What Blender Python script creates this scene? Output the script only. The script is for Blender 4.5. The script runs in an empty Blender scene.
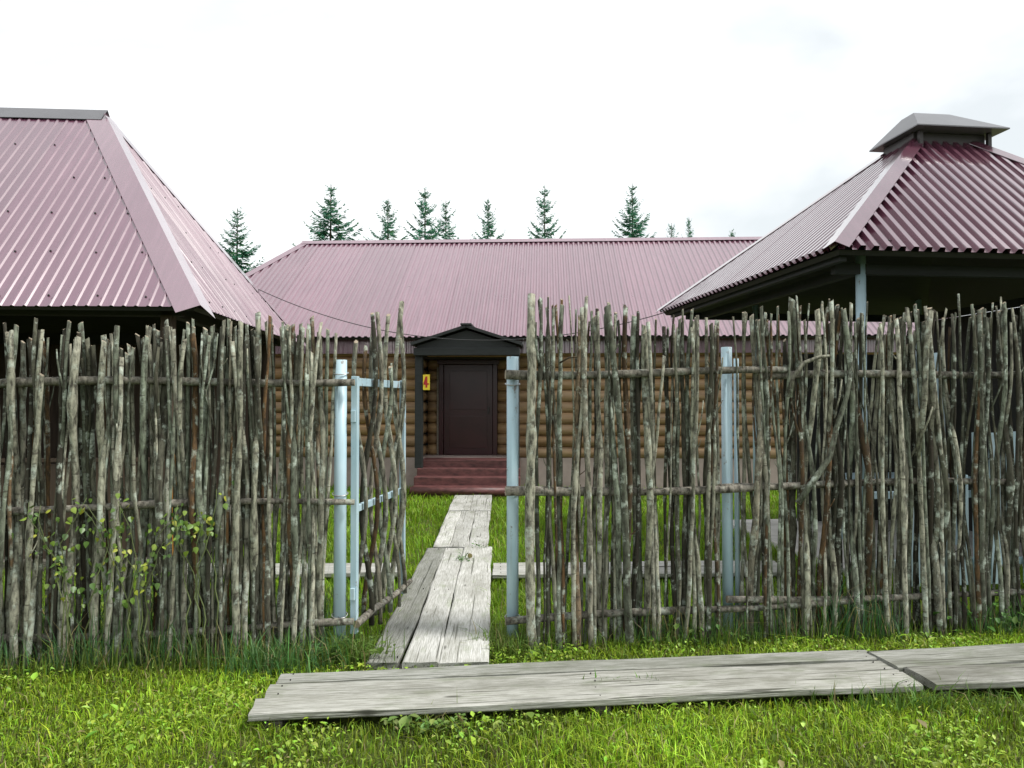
import bpy, bmesh, math, random
import numpy as np
from mathutils import Vector, Matrix, noise as mnoise

R = math.radians
random.seed(7)
rng = np.random.default_rng(11)
scn = bpy.context.scene
COL = scn.collection

# ------------------------------------------------------------------ camera, sky, sun, exposure
cam_d = bpy.data.cameras.new('camera')
cam_d.sensor_width = 36.0
cam_d.lens = 26.72
cam_d.clip_start = 0.05
cam_d.clip_end = 2000
cam = bpy.data.objects.new('camera', cam_d)
COL.objects.link(cam)
cam.location = (0, 0, 1.7)
cam.rotation_euler = (R(91.2), 0, 0)
scn.camera = cam

SUN_ELEV, SUN_AZ = 54.0, 104.0      # azimuth from +Y towards +X
world = bpy.data.worlds.new('World')
scn.world = world
world.use_nodes = True
wn, wl = world.node_tree.nodes, world.node_tree.links
wn.clear()
w_out = wn.new('ShaderNodeOutputWorld')
w_bg = wn.new('ShaderNodeBackground')
w_bg.inputs['Strength'].default_value = 0.1
sky = wn.new('ShaderNodeTexSky')
sky.sky_type = 'NISHITA'
sky.sun_disc = False
sky.sun_elevation = R(SUN_ELEV)
sky.sun_rotation = R(SUN_AZ)
tc = wn.new('ShaderNodeTexCoord')
mp = wn.new('ShaderNodeMapping')
mp.inputs['Scale'].default_value = (1.0, 1.0, 2.2)
mp.inputs['Location'].default_value = (0.37, 0.12, 0.4)
nz = wn.new('ShaderNodeTexNoise')
nz.inputs['Scale'].default_value = 1.7
nz.inputs['Detail'].default_value = 6
nz.inputs['Roughness'].default_value = 0.5
nz.inputs['Distortion'].default_value = 0.4
rp = wn.new('ShaderNodeValToRGB')
rp.color_ramp.elements[0].position = 0.33
rp.color_ramp.elements[0].color = (3.3, 3.48, 3.53, 1)
rp.color_ramp.elements[1].position = 0.49
rp.color_ramp.elements[1].color = (4.8, 4.86, 4.86, 1)
mx = wn.new('ShaderNodeMix')
mx.data_type = 'RGBA'
mx.inputs[0].default_value = 0.94
wl.new(tc.outputs['Generated'], mp.inputs['Vector'])
wl.new(mp.outputs['Vector'], nz.inputs['Vector'])
wl.new(nz.outputs['Fac'], rp.inputs['Fac'])
wl.new(sky.outputs['Color'], mx.inputs[6])
wl.new(rp.outputs['Color'], mx.inputs[7])
wl.new(mx.outputs[2], w_bg.inputs['Color'])
wl.new(w_bg.outputs[0], w_out.inputs['Surface'])

sun_d = bpy.data.lights.new('sun', 'SUN')
sun_d.energy = 1.5
sun_d.angle = R(12)
sun_d.color = (1.0, 0.965, 0.91)
sun = bpy.data.objects.new('sun', sun_d)
COL.objects.link(sun)
sun.location = (0, 0, 20)
_sd = Vector((math.sin(R(SUN_AZ)) * math.cos(R(SUN_ELEV)), math.cos(R(SUN_AZ)) * math.cos(R(SUN_ELEV)), math.sin(R(SUN_ELEV))))
sun.rotation_euler = (-_sd).to_track_quat('-Z', 'Y').to_euler()

scn.view_settings.view_transform = 'Standard'
scn.view_settings.look = 'None'
scn.view_settings.exposure = 1.40
scn.view_settings.gamma = 1.0
scn.view_settings.use_curve_mapping = False

# ------------------------------------------------------------------ object helpers
def tag(o, label=None, cat=None, group=None, kind=None):
    if label: o['label'] = label
    if cat: o['category'] = cat
    if group: o['group'] = group
    if kind: o['kind'] = kind
    return o

def empty(name, loc=(0, 0, 0), rz=0, parent=None):
    o = bpy.data.objects.new(name, None)
    COL.objects.link(o)
    o.location = loc
    o.rotation_euler = (0, 0, rz)
    o.empty_display_size = 0.2
    if parent: o.parent = parent
    return o

def link(name, me, mat=None, parent=None, loc=None, rot=None):
    o = bpy.data.objects.new(name, me)
    COL.objects.link(o)
    if mat is not None and len(me.materials) == 0:
        for m in (mat if isinstance(mat, (list, tuple)) else [mat]):
            me.materials.append(m)
    if parent: o.parent = parent
    if loc is not None: o.location = loc
    if rot is not None: o.rotation_euler = rot
    return o

def mesh_py(name, verts, faces, smooth=False, mats=None):
    me = bpy.data.meshes.new(name)
    me.from_pydata([tuple(v) for v in verts], [], faces)
    if smooth:
        me.polygons.foreach_set('use_smooth', [True] * len(me.polygons))
    if mats is not None:
        me.polygons.foreach_set('material_index', mats)
    me.update()
    return me

def np_mesh(name, V, F, tint=None, smooth=False):
    """V (n,3), F (m,3|4) arrays of one face size; tint (n,4) point colours"""
    me = bpy.data.meshes.new(name)
    V = np.ascontiguousarray(V, dtype=np.float32)
    F = np.ascontiguousarray(F, dtype=np.int32)
    k = F.shape[1]
    me.vertices.add(len(V)); me.vertices.foreach_set('co', V.ravel())
    me.loops.add(F.size); me.loops.foreach_set('vertex_index', F.ravel())
    me.polygons.add(len(F))
    me.polygons.foreach_set('loop_start', np.arange(0, F.size, k, dtype=np.int32))
    if smooth:
        me.polygons.foreach_set('use_smooth', np.ones(len(F), dtype=bool))
    if tint is not None:
        a = me.attributes.new('tint', 'FLOAT_COLOR', 'POINT')
        a.data.foreach_set('color', np.ascontiguousarray(tint, dtype=np.float32).ravel())
    me.update(calc_edges=True)
    return me

def box_mesh(name, x0, x1, y0, y1, z0, z1, bevel=0.006):
    bm = bmesh.new()
    bmesh.ops.create_cube(bm, size=1.0)
    for v in bm.verts:
        v.co = Vector(((x0 + x1) / 2 + v.co.x * (x1 - x0), (y0 + y1) / 2 + v.co.y * (y1 - y0), (z0 + z1) / 2 + v.co.z * (z1 - z0)))
    if bevel > 0:
        bmesh.ops.bevel(bm, geom=list(bm.edges), offset=bevel, segments=2, affect='EDGES', profile=0.6)
    me = bpy.data.meshes.new(name)
    bm.to_mesh(me); bm.free()
    return me

def box(name, x0, x1, y0, y1, z0, z1, mat, parent=None, bevel=0.006):
    return link(name, box_mesh(name, x0, x1, y0, y1, z0, z1, bevel), mat, parent)

def tube_data(pts, rads, sides=8, cap=True, rough=0.0, seed=0, flat_end=True):
    """tapered tube along points; returns verts, faces, material indices (1 = cut end)"""
    rnd = random.Random(seed)
    pts = [Vector(p) for p in pts]
    V, F, M = [], [], []
    n = len(pts)
    ref = Vector((0.31, 0.95, 0.07)).normalized()
    for i in range(n):
        t = (pts[min(i + 1, n - 1)] - pts[max(i - 1, 0)]).normalized()
        a = t.cross(ref)
        if a.length < 1e-3: a = t.cross(Vector((1, 0, 0)))
        a.normalize(); b = t.cross(a)
        for k in range(sides):
            th = 2 * math.pi * k / sides
            rr = rads[i] * (1 + rough * rnd.uniform(-1, 1))
            V.append(pts[i] + a * (math.cos(th) * rr) + b * (math.sin(th) * rr))
    for i in range(n - 1):
        for k in range(sides):
            k2 = (k + 1) % sides
            F.append((i * sides + k, i * sides + k2, (i + 1) * sides + k2, (i + 1) * sides + k)); M.append(0)
    if cap:
        F.append(tuple(range(sides - 1, -1, -1))); M.append(1)
        F.append(tuple((n - 1) * sides + k for k in range(sides))); M.append(1)
    return V, F, M

def tube(name, pts, rads, mat, parent=None, sides=8, rough=0.0, seed=0, smooth=True):
    if not isinstance(rads, (list, tuple)): rads = [rads] * len(pts)
    V, F, M = tube_data(pts, rads, sides, True, rough, seed)
    mats = mat if isinstance(mat, (list, tuple)) else [mat]
    if len(mats) == 1: M = [0] * len(M)
    me = mesh_py(name, V, F, False, M)
    if smooth:
        me.polygons.foreach_set('use_smooth', [len(f) == 4 for f in F])
    return link(name, me, mats, parent)

# ------------------------------------------------------------------ materials
class NT:
    def __init__(self, name):
        self.m = bpy.data.materials.new(name)
        self.m.use_nodes = True
        self.n, self.l = self.m.node_tree.nodes, self.m.node_tree.links
        self.b = self.n['Principled BSDF']
    def new(self, t, **kw):
        x = self.n.new(t)
        for k, v in kw.items():
            if hasattr(x, k): setattr(x, k, v)
            else: x.inputs[k].default_value = v
        return x
    def coords(self, scale=(1, 1, 1), src='Object', rnd=True):
        t = self.new('ShaderNodeTexCoord')
        mpn = self.new('ShaderNodeMapping')
        mpn.inputs['Scale'].default_value = scale
        if rnd:
            oi = self.new('ShaderNodeObjectInfo')
            mu = self.new('ShaderNodeMath', operation='MULTIPLY')
            mu.inputs[1].default_value = 37.0
            self.l.new(oi.outputs['Random'], mu.inputs[0])
            cx = self.new('ShaderNodeCombineXYZ')
            for i in range(3): self.l.new(mu.outputs[0], cx.inputs[i])
            self.l.new(cx.outputs[0], mpn.inputs['Location'])
        self.l.new(t.outputs[src], mpn.inputs['Vector'])
        return mpn.outputs['Vector']
    def noise(self, vec, scale, detail=4, rough=0.55, dist=0.0):
        x = self.new('ShaderNodeTexNoise')
        x.inputs['Scale'].default_value = scale
        x.inputs['Detail'].default_value = detail
        x.inputs['Roughness'].default_value = rough
        x.inputs['Distortion'].default_value = dist
        self.l.new(vec, x.inputs['Vector'])
        return x.outputs['Fac']
    def ramp(self, fac, stops):
        x = self.new('ShaderNodeValToRGB')
        cr = x.color_ramp
        while len(cr.elements) < len(stops): cr.elements.new(0.5)
        for e, (p, c) in zip(cr.elements, stops):
            e.position = p
            e.color = (c, c, c, 1) if isinstance(c, (int, float)) else (*c, 1)
        self.l.new(fac, x.inputs['Fac'])
        return x.outputs['Color']
    def mix(self, fac, a, b, mode='MIX'):
        x = self.new('ShaderNodeMix')
        x.data_type = 'RGBA'; x.blend_type = mode
        for idx, v in ((0, fac), (6, a), (7, b)):
            if isinstance(v, bpy.types.NodeSocket): self.l.new(v, x.inputs[idx])
            elif idx == 0: x.inputs[0].default_value = v
            else: x.inputs[idx].default_value = (*v, 1)
        return x.outputs[2]
    def rand(self):
        return self.new('ShaderNodeObjectInfo').outputs['Random']
    def bump(self, h, strength=0.4, dist=0.01):
        x = self.new('ShaderNodeBump')
        x.inputs['Strength'].default_value = strength
        x.inputs['Distance'].default_value = dist
        self.l.new(h, x.inputs['Height'])
        self.l.new(x.outputs[0], self.b.inputs['Normal'])
    def set(self, color=None, rough=None, **kw):
        for k, v in (('Base Color', color), ('Roughness', rough)):
            if v is None: continue
            if isinstance(v, bpy.types.NodeSocket): self.l.new(v, self.b.inputs[k])
            elif k == 'Base Color': self.b.inputs[k].default_value = (*v, 1)
            else: self.b.inputs[k].default_value = v
        for k, v in kw.items():
            self.b.inputs[k.replace('_', ' ')].default_value = v
        return self.m

def mat_roof(name, base, dull, rough=0.36, coat_rough=0.16, coat_ior=1.7):
    t = NT(name)
    v = t.coords((1, 1, 1), 'Object', False)
    n1 = t.noise(v, 0.9, 6, 0.65)
    c = t.mix(t.ramp(n1, [(0.35, 0.0), (0.7, 1.0)]), base, dull)
    stk = t.noise(t.coords((11, 0.7, 0.7), 'Object', True), 1.6, 5, 0.65)      # rain streaks down the slope
    c = t.mix(t.ramp(stk, [(0.50, 0.0), (0.78, 0.42)]), c, tuple(min(1, x * 1.5 + 0.03) for x in dull))
    c = t.mix(t.ramp(stk, [(0.28, 0.45), (0.44, 0.0)]), c, tuple(x * 0.6 for x in base))
    c = t.mix(1.0, c, t.ramp(t.rand(), [(0.0, 0.86), (1.0, 1.12)]), 'MULTIPLY')    # sheets faded unequally
    r = t.ramp(n1, [(0.3, rough - 0.06), (0.75, rough + 0.14)])
    t.bump(t.noise(v, 5, 4), 0.10, 0.01)
    t.b.inputs['Coat Roughness'].default_value = coat_rough
    return t.set(c, r, Specular_IOR_Level=0.8, Coat_Weight=1.0, Coat_IOR=coat_ior)

def mat_bark(name, stops, lichen=(0.42, 0.47, 0.40), lich=0.5):
    t = NT(name)
    v = t.coords((1, 1, 0.35))
    v2 = t.coords((1, 1, 1))
    base = t.ramp(t.rand(), stops)
    n1 = t.noise(v, 34, 5, 0.65)
    c = t.mix(t.ramp(n1, [(0.36, 0.92), (0.60, 0.0)]), base, (0.025, 0.022, 0.016))  # crevices darkened in the colour, shade painted into the bark
    n2 = t.noise(v2, 9, 5, 0.7)
    c = t.mix(t.ramp(n2, [(0.54, 0.0), (0.66, lich)]), c, lichen)
    n3 = t.noise(t.coords((1, 1, 3.5)), 13, 2, 0.5)
    c = t.mix(t.ramp(n3, [(0.62, 0.0), (0.70, 0.7)]), c, (0.05, 0.04, 0.03))
    t.bump(n1, 0.8, 0.012)
    return t.set(c, 0.85, Specular_IOR_Level=0.25)

def mat_plank(name, c0, c1, dark, grain=(3.0, 42, 42)):
    t = NT(name)
    g = t.noise(t.coords(grain), 2.2, 7, 0.72, 0.25)
    c = t.mix(t.ramp(g, [(0.32, 0.0), (0.68, 1.0)]), c0, c1)
    fine = t.noise(t.coords((4, 110, 110)), 1.6, 4, 0.65, 0.2)
    c = t.mix(t.ramp(fine, [(0.38, 0.75), (0.56, 0.0)]), c, dark)
    dk = tuple(x * 0.4 for x in dark)
    cr = t.noise(t.coords((0.55, 34, 34)), 1.7, 3, 0.5, 0.25)
    c = t.mix(t.ramp(cr, [(0.61, 0.0), (0.655, 0.92)]), c, dk)
    st = t.noise(t.coords((1, 2.2, 1)), 1.9, 6, 0.62)
    c = t.mix(t.ramp(st, [(0.42, 0.0), (0.72, 0.8)]), c, dark)
    al = t.noise(t.coords((1.3, 3, 1)), 3.1, 5, 0.6)
    c = t.mix(t.ramp(al, [(0.54, 0.0), (0.75, 0.45)]), c, (dark[0] * 0.8, dark[1] * 1.05, dark[2] * 0.55))
    vo = t.new('ShaderNodeTexVoronoi')
    vo.inputs['Scale'].default_value = 1.0
    t.l.new(t.coords((1.6, 7, 1)), vo.inputs['Vector'])
    c = t.mix(t.ramp(vo.outputs['Distance'], [(0.05, 0.85), (0.10, 0.0)]), c, dk)     # knots
    tn = t.ramp(t.rand(), [(0.0, 0.76), (1.0, 1.08)])
    c = t.mix(1.0, c, tn, 'MULTIPLY')
    t.bump(g, 0.5, 0.008)
    return t.set(c, 0.8, Specular_IOR_Level=0.3)

def mat_simple(name, col, rough=0.6, var=0.25, scale=8, stretch=(1, 1, 1), bump=0.1, **kw):
    t = NT(name)
    v = t.coords(stretch)
    n1 = t.noise(v, scale, 5, 0.6)
    d = tuple(x * (1 - var) for x in col)
    u = tuple(min(1, x * (1 + var * 0.6)) for x in col)
    c = t.mix(t.ramp(n1, [(0.3, 0.0), (0.7, 1.0)]), d, u)
    t.bump(n1, bump, 0.004)
    return t.set(c, rough, **kw)

def mat_paint_blue(name):
    t = NT(name)
    v = t.coords((1, 1, 0.5))
    n1 = t.noise(v, 5, 5, 0.6)
    c = t.mix(t.ramp(n1, [(0.3, 0.0), (0.7, 1.0)]), (0.34, 0.49, 0.56), (0.46, 0.60, 0.66))
    n2 = t.noise(t.coords((1, 1, 0.6)), 11, 6, 0.75)
    c = t.mix(t.ramp(n2, [(0.61, 0.0), (0.66, 0.8)]), c, (0.16, 0.11, 0.08))
    n3 = t.noise(t.coords((14, 14, 0.8)), 2.0, 4, 0.6)
    c = t.mix(t.ramp(n3, [(0.55, 0.0), (0.8, 0.35)]), c, (0.28, 0.27, 0.22))
    t.bump(n2, 0.12, 0.002)
    return t.set(c, 0.45)

def mat_tint(name, trans=0.25, rough=0.55, spec=0.35):
    """foliage: colour from the per-blade tint attribute, some light through the blade"""
    t = NT(name)
    a = t.new('ShaderNodeAttribute')
    a.attribute_name = 'tint'
    t.l.new(a.outputs['Color'], t.b.inputs['Base Color'])
    t.b.inputs['Roughness'].default_value = rough
    t.b.inputs['Specular IOR Level'].default_value = spec
    tr = t.new('ShaderNodeBsdfTranslucent')
    t.l.new(a.outputs['Color'], tr.inputs['Color'])
    ms = t.new('ShaderNodeMixShader')
    ms.inputs[0].default_value = trans
    t.l.new(t.b.outputs[0], ms.inputs[1]); t.l.new(tr.outputs[0], ms.inputs[2])
    t.l.new(ms.outputs[0], t.n['Material Output'].inputs['Surface'])
    return t.m

def mat_ground():
    t = NT('turf_soil')
    v = t.coords((1, 1, 1), 'Object', False)
    n1 = t.noise(v, 1.3, 6, 0.6)
    n2 = t.noise(v, 24, 5, 0.65)
    c = t.mix(t.ramp(n2, [(0.35, 0.0), (0.65, 1.0)]), (0.035, 0.05, 0.012), (0.10, 0.13, 0.03))
    c = t.mix(t.ramp(n1, [(0.5, 0.0), (0.75, 0.5)]), c, (0.09, 0.075, 0.045))
    t.bump(n2, 0.5, 0.02)
    return t.set(c, 0.95, Specular_IOR_Level=0.1)

def mat_log():
    t = NT('log_wood')
    v = t.coords((0.5, 9, 9))
    g = t.noise(v, 2.0, 5, 0.6, 0.3)
    base = t.ramp(t.rand(), [(0.0, (0.23, 0.135, 0.058)), (0.35, (0.42, 0.27, 0.125)), (0.6, (0.30, 0.19, 0.09)), (1.0, (0.40, 0.27, 0.15))])
    c = t.mix(t.ramp(g, [(0.35, 0.55), (0.62, 0.0)]), base, (0.10, 0.05, 0.022))
    n2 = t.noise(t.coords((1, 1, 1)), 1.2, 4, 0.6)
    c = t.mix(t.ramp(n2, [(0.5, 0.0), (0.75, 0.45)]), c, (0.36, 0.27, 0.17))
    t.bump(g, 0.3, 0.01)
    return t.set(c, 0.6)

M = {}
M['roof_left'] = mat_roof('roof_maroon_left', (0.115, 0.036, 0.07), (0.138, 0.054, 0.088), 0.32, 0.18, 1.85)
M['flash_left'] = mat_roof('flashing_left', (0.14, 0.055, 0.088), (0.16, 0.072, 0.105), 0.25, 0.08, 2.4)
M['roof_house'] = mat_roof('roof_maroon_house', (0.15, 0.058, 0.09), (0.18, 0.082, 0.115), 0.32, 0.18, 1.8)
M['roof_right'] = mat_roof('roof_maroon_right', (0.095, 0.028, 0.05), (0.115, 0.04, 0.065), 0.18, 0.10, 2.1)
M['cap_metal'] = mat_simple('cap_metal', (0.12, 0.12, 0.13), 0.30, 0.12, 3, bump=0.03)
M['bark'] = mat_bark('stick_bark', [(0.0, (0.05, 0.05, 0.03)), (0.12, (0.38, 0.385, 0.29)), (0.26, (0.028, 0.026, 0.017)), (0.40, (0.24, 0.275, 0.205)), (0.52, (0.035, 0.036, 0.023)), (0.64, (0.48, 0.475, 0.37)), (0.76, (0.07, 0.073, 0.048)), (0.86, (0.026, 0.024, 0.016)), (0.94, (0.17, 0.095, 0.04)), (1.0, (0.32, 0.335, 0.27))], (0.48, 0.55, 0.47), 0.75)  # near-black and pale stops put light-and-shade contrast into the stick colours
M['bark_rail'] = mat_bark('rail_bark', [(0.0, (0.17, 0.16, 0.13)), (1.0, (0.26, 0.24, 0.20))])
M['cut'] = mat_simple('cut_wood', (0.30, 0.25, 0.18), 0.8, 0.3, 40)
M['plank'] = mat_plank('plank_weathered', (0.52, 0.52, 0.485), (0.72, 0.72, 0.69), (0.25, 0.25, 0.21))
M['plank_front'] = mat_plank('plank_front', (0.34, 0.34, 0.305), (0.46, 0.46, 0.425), (0.13, 0.13, 0.10))
M['plank_wet'] = mat_plank('plank_dark', (0.27, 0.275, 0.25), (0.40, 0.405, 0.375), (0.12, 0.125, 0.095))
M['bearer'] = mat_plank('bearer_wood', (0.12, 0.11, 0.09), (0.2, 0.19, 0.16), (0.05, 0.045, 0.035))
M['blue'] = mat_paint_blue('pale_blue_paint')
M['log'] = mat_log()
M['log_end'] = mat_simple('log_end', (0.33, 0.22, 0.12), 0.7, 0.4, 14)
M['plaster'] = mat_simple('plaster_pink', (0.42, 0.34, 0.305), 0.85, 0.25, 3, bump=0.15)
M['maroon_paint'] = mat_simple('maroon_step_paint', (0.125, 0.046, 0.043), 0.5, 0.6, 9, (0.8, 2, 2))
M['door'] = mat_simple('door_brown', (0.040, 0.008, 0.010), 0.30, 0.3, 2.2, bump=0.03)
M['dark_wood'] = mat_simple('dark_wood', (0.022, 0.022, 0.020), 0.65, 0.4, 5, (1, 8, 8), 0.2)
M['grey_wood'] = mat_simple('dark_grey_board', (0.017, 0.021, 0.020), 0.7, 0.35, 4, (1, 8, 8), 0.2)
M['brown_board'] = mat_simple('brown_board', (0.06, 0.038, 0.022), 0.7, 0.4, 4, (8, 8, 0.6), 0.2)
M['soffit'] = mat_simple('soffit_wood', (0.16, 0.14, 0.11), 0.75, 0.3, 5, (1, 8, 8), 0.2)
M['concrete'] = mat_simple('concrete', (0.50, 0.49, 0.46), 0.9, 0.25, 4, bump=0.2)
M['brick'] = mat_simple('brick_clay', (0.27, 0.10, 0.055), 0.85, 0.35, 14, bump=0.3)
M['white'] = mat_simple('white_paint', (0.72, 0.72, 0.69), 0.55, 0.12, 5)
M['orange'] = mat_simple('orange_varnish', (0.52, 0.23, 0.04), 0.45, 0.25, 6, (6, 6, 0.6))
M['screw'] = mat_simple('screw_dark', (0.035, 0.03, 0.03), 0.45, 0.2, 30)
M['steel'] = mat_simple('steel', (0.45, 0.45, 0.44), 0.35, 0.2, 20, Metallic=0.8)
M['yellow'] = mat_simple('plate_yellow', (0.80, 0.62, 0.03), 0.4, 0.08, 10, bump=0.0)
M['red'] = mat_simple('digit_red', (0.42, 0.012, 0.012), 0.4, 0.08, 10, bump=0.0)
M['cable'] = mat_simple('cable_black', (0.03, 0.03, 0.032), 0.5, 0.2, 10)
M['grass'] = mat_tint('grass_blades', 0.30, 0.5, 0.3)
M['leaf'] = mat_tint('leaf_blades', 0.35, 0.45, 0.4)
M['needle'] = mat_tint('spruce_needles', 0.35, 0.6, 0.3)
M['trunk'] = mat_bark('spruce_bark', [(0.0, (0.12, 0.09, 0.06)), (1.0, (0.17, 0.13, 0.09))], lich=0.2)
M['ground'] = mat_ground()
def mat_vine():
    t = NT('vine_leaf')
    c = t.ramp(t.rand(), [(0.0, (0.05, 0.11, 0.02)), (0.5, (0.10, 0.18, 0.025)), (0.80, (0.18, 0.26, 0.03)), (1.0, (0.30, 0.31, 0.035))])
    return t.set(c, 0.45)
M['vine'] = mat_vine()
M['stem'] = mat_simple('stem_green', (0.10, 0.13, 0.04), 0.7, 0.3, 20)

# ------------------------------------------------------------------ ground
def build_ground():
    # one sheet: fine and slightly uneven near the viewer, coarse out to the horizon
    def ticks():
        a = list(np.arange(-8, 8.01, 0.4))
        far = [10, 13, 17, 24, 35, 55, 90, 160, 300, 600]
        return [-f for f in reversed(far)] + a + far
    xs = ticks(); ys = [y + 8 for y in ticks()]
    V, F = [], []
    for y in ys:
        for x in xs:
            near = 1.0 if abs(x) < 7.9 and 0.5 < y < 15.5 else 0.0
            z = near * 0.018 * mnoise.noise((x * 0.9, y * 0.9, 3.1)) - 0.012
            V.append((x, y, z))
    nx = len(xs)
    for j in range(len(ys) - 1):
        for i in range(nx - 1):
            F.append((j * nx + i, j * nx + i + 1, (j + 1) * nx + i + 1, (j + 1) * nx + i))
    o = link('ground', mesh_py('ground', V, F, True), M['ground'])
    tag(o, 'grassy ground of the yard and the verge before the fence', 'ground', kind='structure')
build_ground()

# ------------------------------------------------------------------ roofs
PROFILES = {   # fraction of the period, height fraction
    'rib': [(0.0, 0), (0.62, 0), (0.76, 1), (0.86, 1)],
    'trap': [(0.0, 0), (0.32, 0), (0.5, 1), (0.82, 1)],
    'box': [(0.0, 0), (0.38, 0), (0.50, 1), (0.88, 1)],
    'wave': [(k / 8, 0.5 - 0.5 * math.cos(2 * math.pi * k / 8)) for k in range(8)],
}
def slope(parent, p0, p1, q0, q1, period, amp, prof, mat, over=0.03, sheet=1.1, seed=0, screws=None, shift=0.0):
    """corrugated sheets on a sloped face: eave p0-p1, top q0-q1; one object per sheet, verts in the parent's frame"""
    p0, p1, q0, q1 = map(Vector, (p0, p1, q0, q1))
    u = (p1 - p0); L = u.length; u.normalize()
    nrm = u.cross(q0 - p0).normalized()
    if nrm.z < 0: nrm = -nrm
    w = nrm.cross(u)
    if w.z < 0: w = -w
    a, H = (q0 - p0).dot(u), (q0 - p0).dot(w)
    b = (q1 - p0).dot(u)
    def top(x):
        if x < a: return H * x / a
        if x > b: return H * (L - x) / (L - b)
        return H
    pr = PROFILES[prof]
    cols = []
    k = -1
    while k * period < L + period:
        for f, h in pr:
            x = (k + f) * period + shift
            if 0 <= x <= L: cols.append((x, h * amp))
        k += 1
    rnd = random.Random(seed)
    n_sheets = max(1, round(L / sheet))
    per = max(1, round(L / period / n_sheets)) * len(pr)
    i0 = 0; si = 0
    while i0 < len(cols) - 1:
        i1 = min(len(cols) - 1, i0 + per)
        if len(cols) - 1 - i1 < per // 3: i1 = len(cols) - 1
        lift = 0.004 + (0.0025 if si % 2 else 0.0) + rnd.uniform(0, 0.001)
        V, F = [], []
        ov = over + rnd.uniform(-0.008, 0.008)
        for i in range(i0, i1 + 1):
            x, h = cols[i]
            t = max(top(x), 0.0)
            for y in (-ov, t * 0.5, t):
                V.append(p0 + u * x + w * y + nrm * (h + lift + rnd.uniform(-0.0006, 0.0006)))
        n = i1 - i0
        for c in range(n):
            for r in range(2):
                F.append((c * 3 + r, (c + 1) * 3 + r, (c + 1) * 3 + r + 1, c * 3 + r + 1))
        me = mesh_py('roof_sheet', V, F, prof == 'wave')
        link('roof_sheet', me, mat, parent)
        i0 = i1; si += 1
    if screws:
        rows, every, r = screws
        SV, SF = [], []
        for row in range(rows):
            y = 0.12 + (H - 0.25) * row / max(1, rows - 1)
            x = rnd.uniform(0.0, every * period)
            while x < L:
                xx = (math.floor(x / period) + 0.3) * period + shift
                if 0.05 < xx < L - 0.05 and y < top(xx) - 0.1:
                    c = p0 + u * xx + w * (y + rnd.uniform(-0.012, 0.012)) + nrm * 0.008
                    base = len(SV)
                    for zz, rr in ((0.0, r * 1.25), (0.005, r * 1.2), (0.006, r * 0.7), (0.013, r * 0.65)):
                        for q in range(6):
                            th = q * math.pi / 3
                            SV.append(c + u * (math.cos(th) * rr) + w * (math.sin(th) * rr) + nrm * zz)
                    for lv in range(3):
                        for q in range(6):
                            q2 = (q + 1) % 6
                            SF.append((base + lv * 6 + q, base + lv * 6 + q2, base + lv * 6 + 6 + q2, base + lv * 6 + 6 + q))
                    SF.append(tuple(base + 18 + q for q in range(6)))
                x += period * every * rnd.choice((1, 1, 1, 2, 0.7))
        if SV:
            o = link('roofing_screws', mesh_py('roofing_screws', SV, SF), M['screw'], parent)
            o['kind'] = 'stuff'
    return dict(u=u, w=w, n=nrm, p0=p0, L=L, H=H)

def flashing(name, parent, p, q, ia, ib, wa, wb, lift, mat, thick=0.004):
    """bent metal strip along p-q, leaves lying towards in-plane directions ia and ib"""
    p, q, ia, ib = Vector(p), Vector(q), Vector(ia).normalized(), Vector(ib).normalized()
    n = ((ia + ib) * -1).normalized()
    if n.z < 0: n = -n
    d = (q - p).normalized()
    na = d.cross(ia).normalized(); nb = d.cross(ib).normalized()
    if na.z < 0: na = -na
    if nb.z < 0: nb = -nb
    V, F = [], []
    segs = 6
    for k in range(segs + 1):
        c = p.lerp(q, k / segs)
        j = 0.003 * mnoise.noise(c * 3.0)
        rows = [c + ia * wa + na * (lift + 0.006 + j), c + n * (lift * 1.3 + 0.004), c + ib * wb + nb * (lift + 0.006 - j)]
        V += rows + [r - n * thick for r in rows]
    for k in range(segs):
        o, e = k * 6, (k + 1) * 6
        for a in (0, 1):
            F.append((o + a, o + a + 1, e + a + 1, e + a))
            F.append((o + a + 4, o + a + 3, e + a + 3, e + a + 4))
        F.append((o, e, e + 3, o + 3)); F.append((o + 2, o + 5, e + 5, e + 2))
    F.append((0, 3, 4, 1)); F.append((1, 4, 5, 2))
    o = segs * 6
    F.append((o, o + 1, o + 4, o + 3)); F.append((o + 1, o + 2, o + 5, o + 4))
    return link(name, mesh_py(name, V, F), mat, parent)

def perp(d, e):
    """part of e at right angles to d"""
    d = Vector(d).normalized(); e = Vector(e)
    return (e - d * e.dot(d)).normalized()

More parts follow.
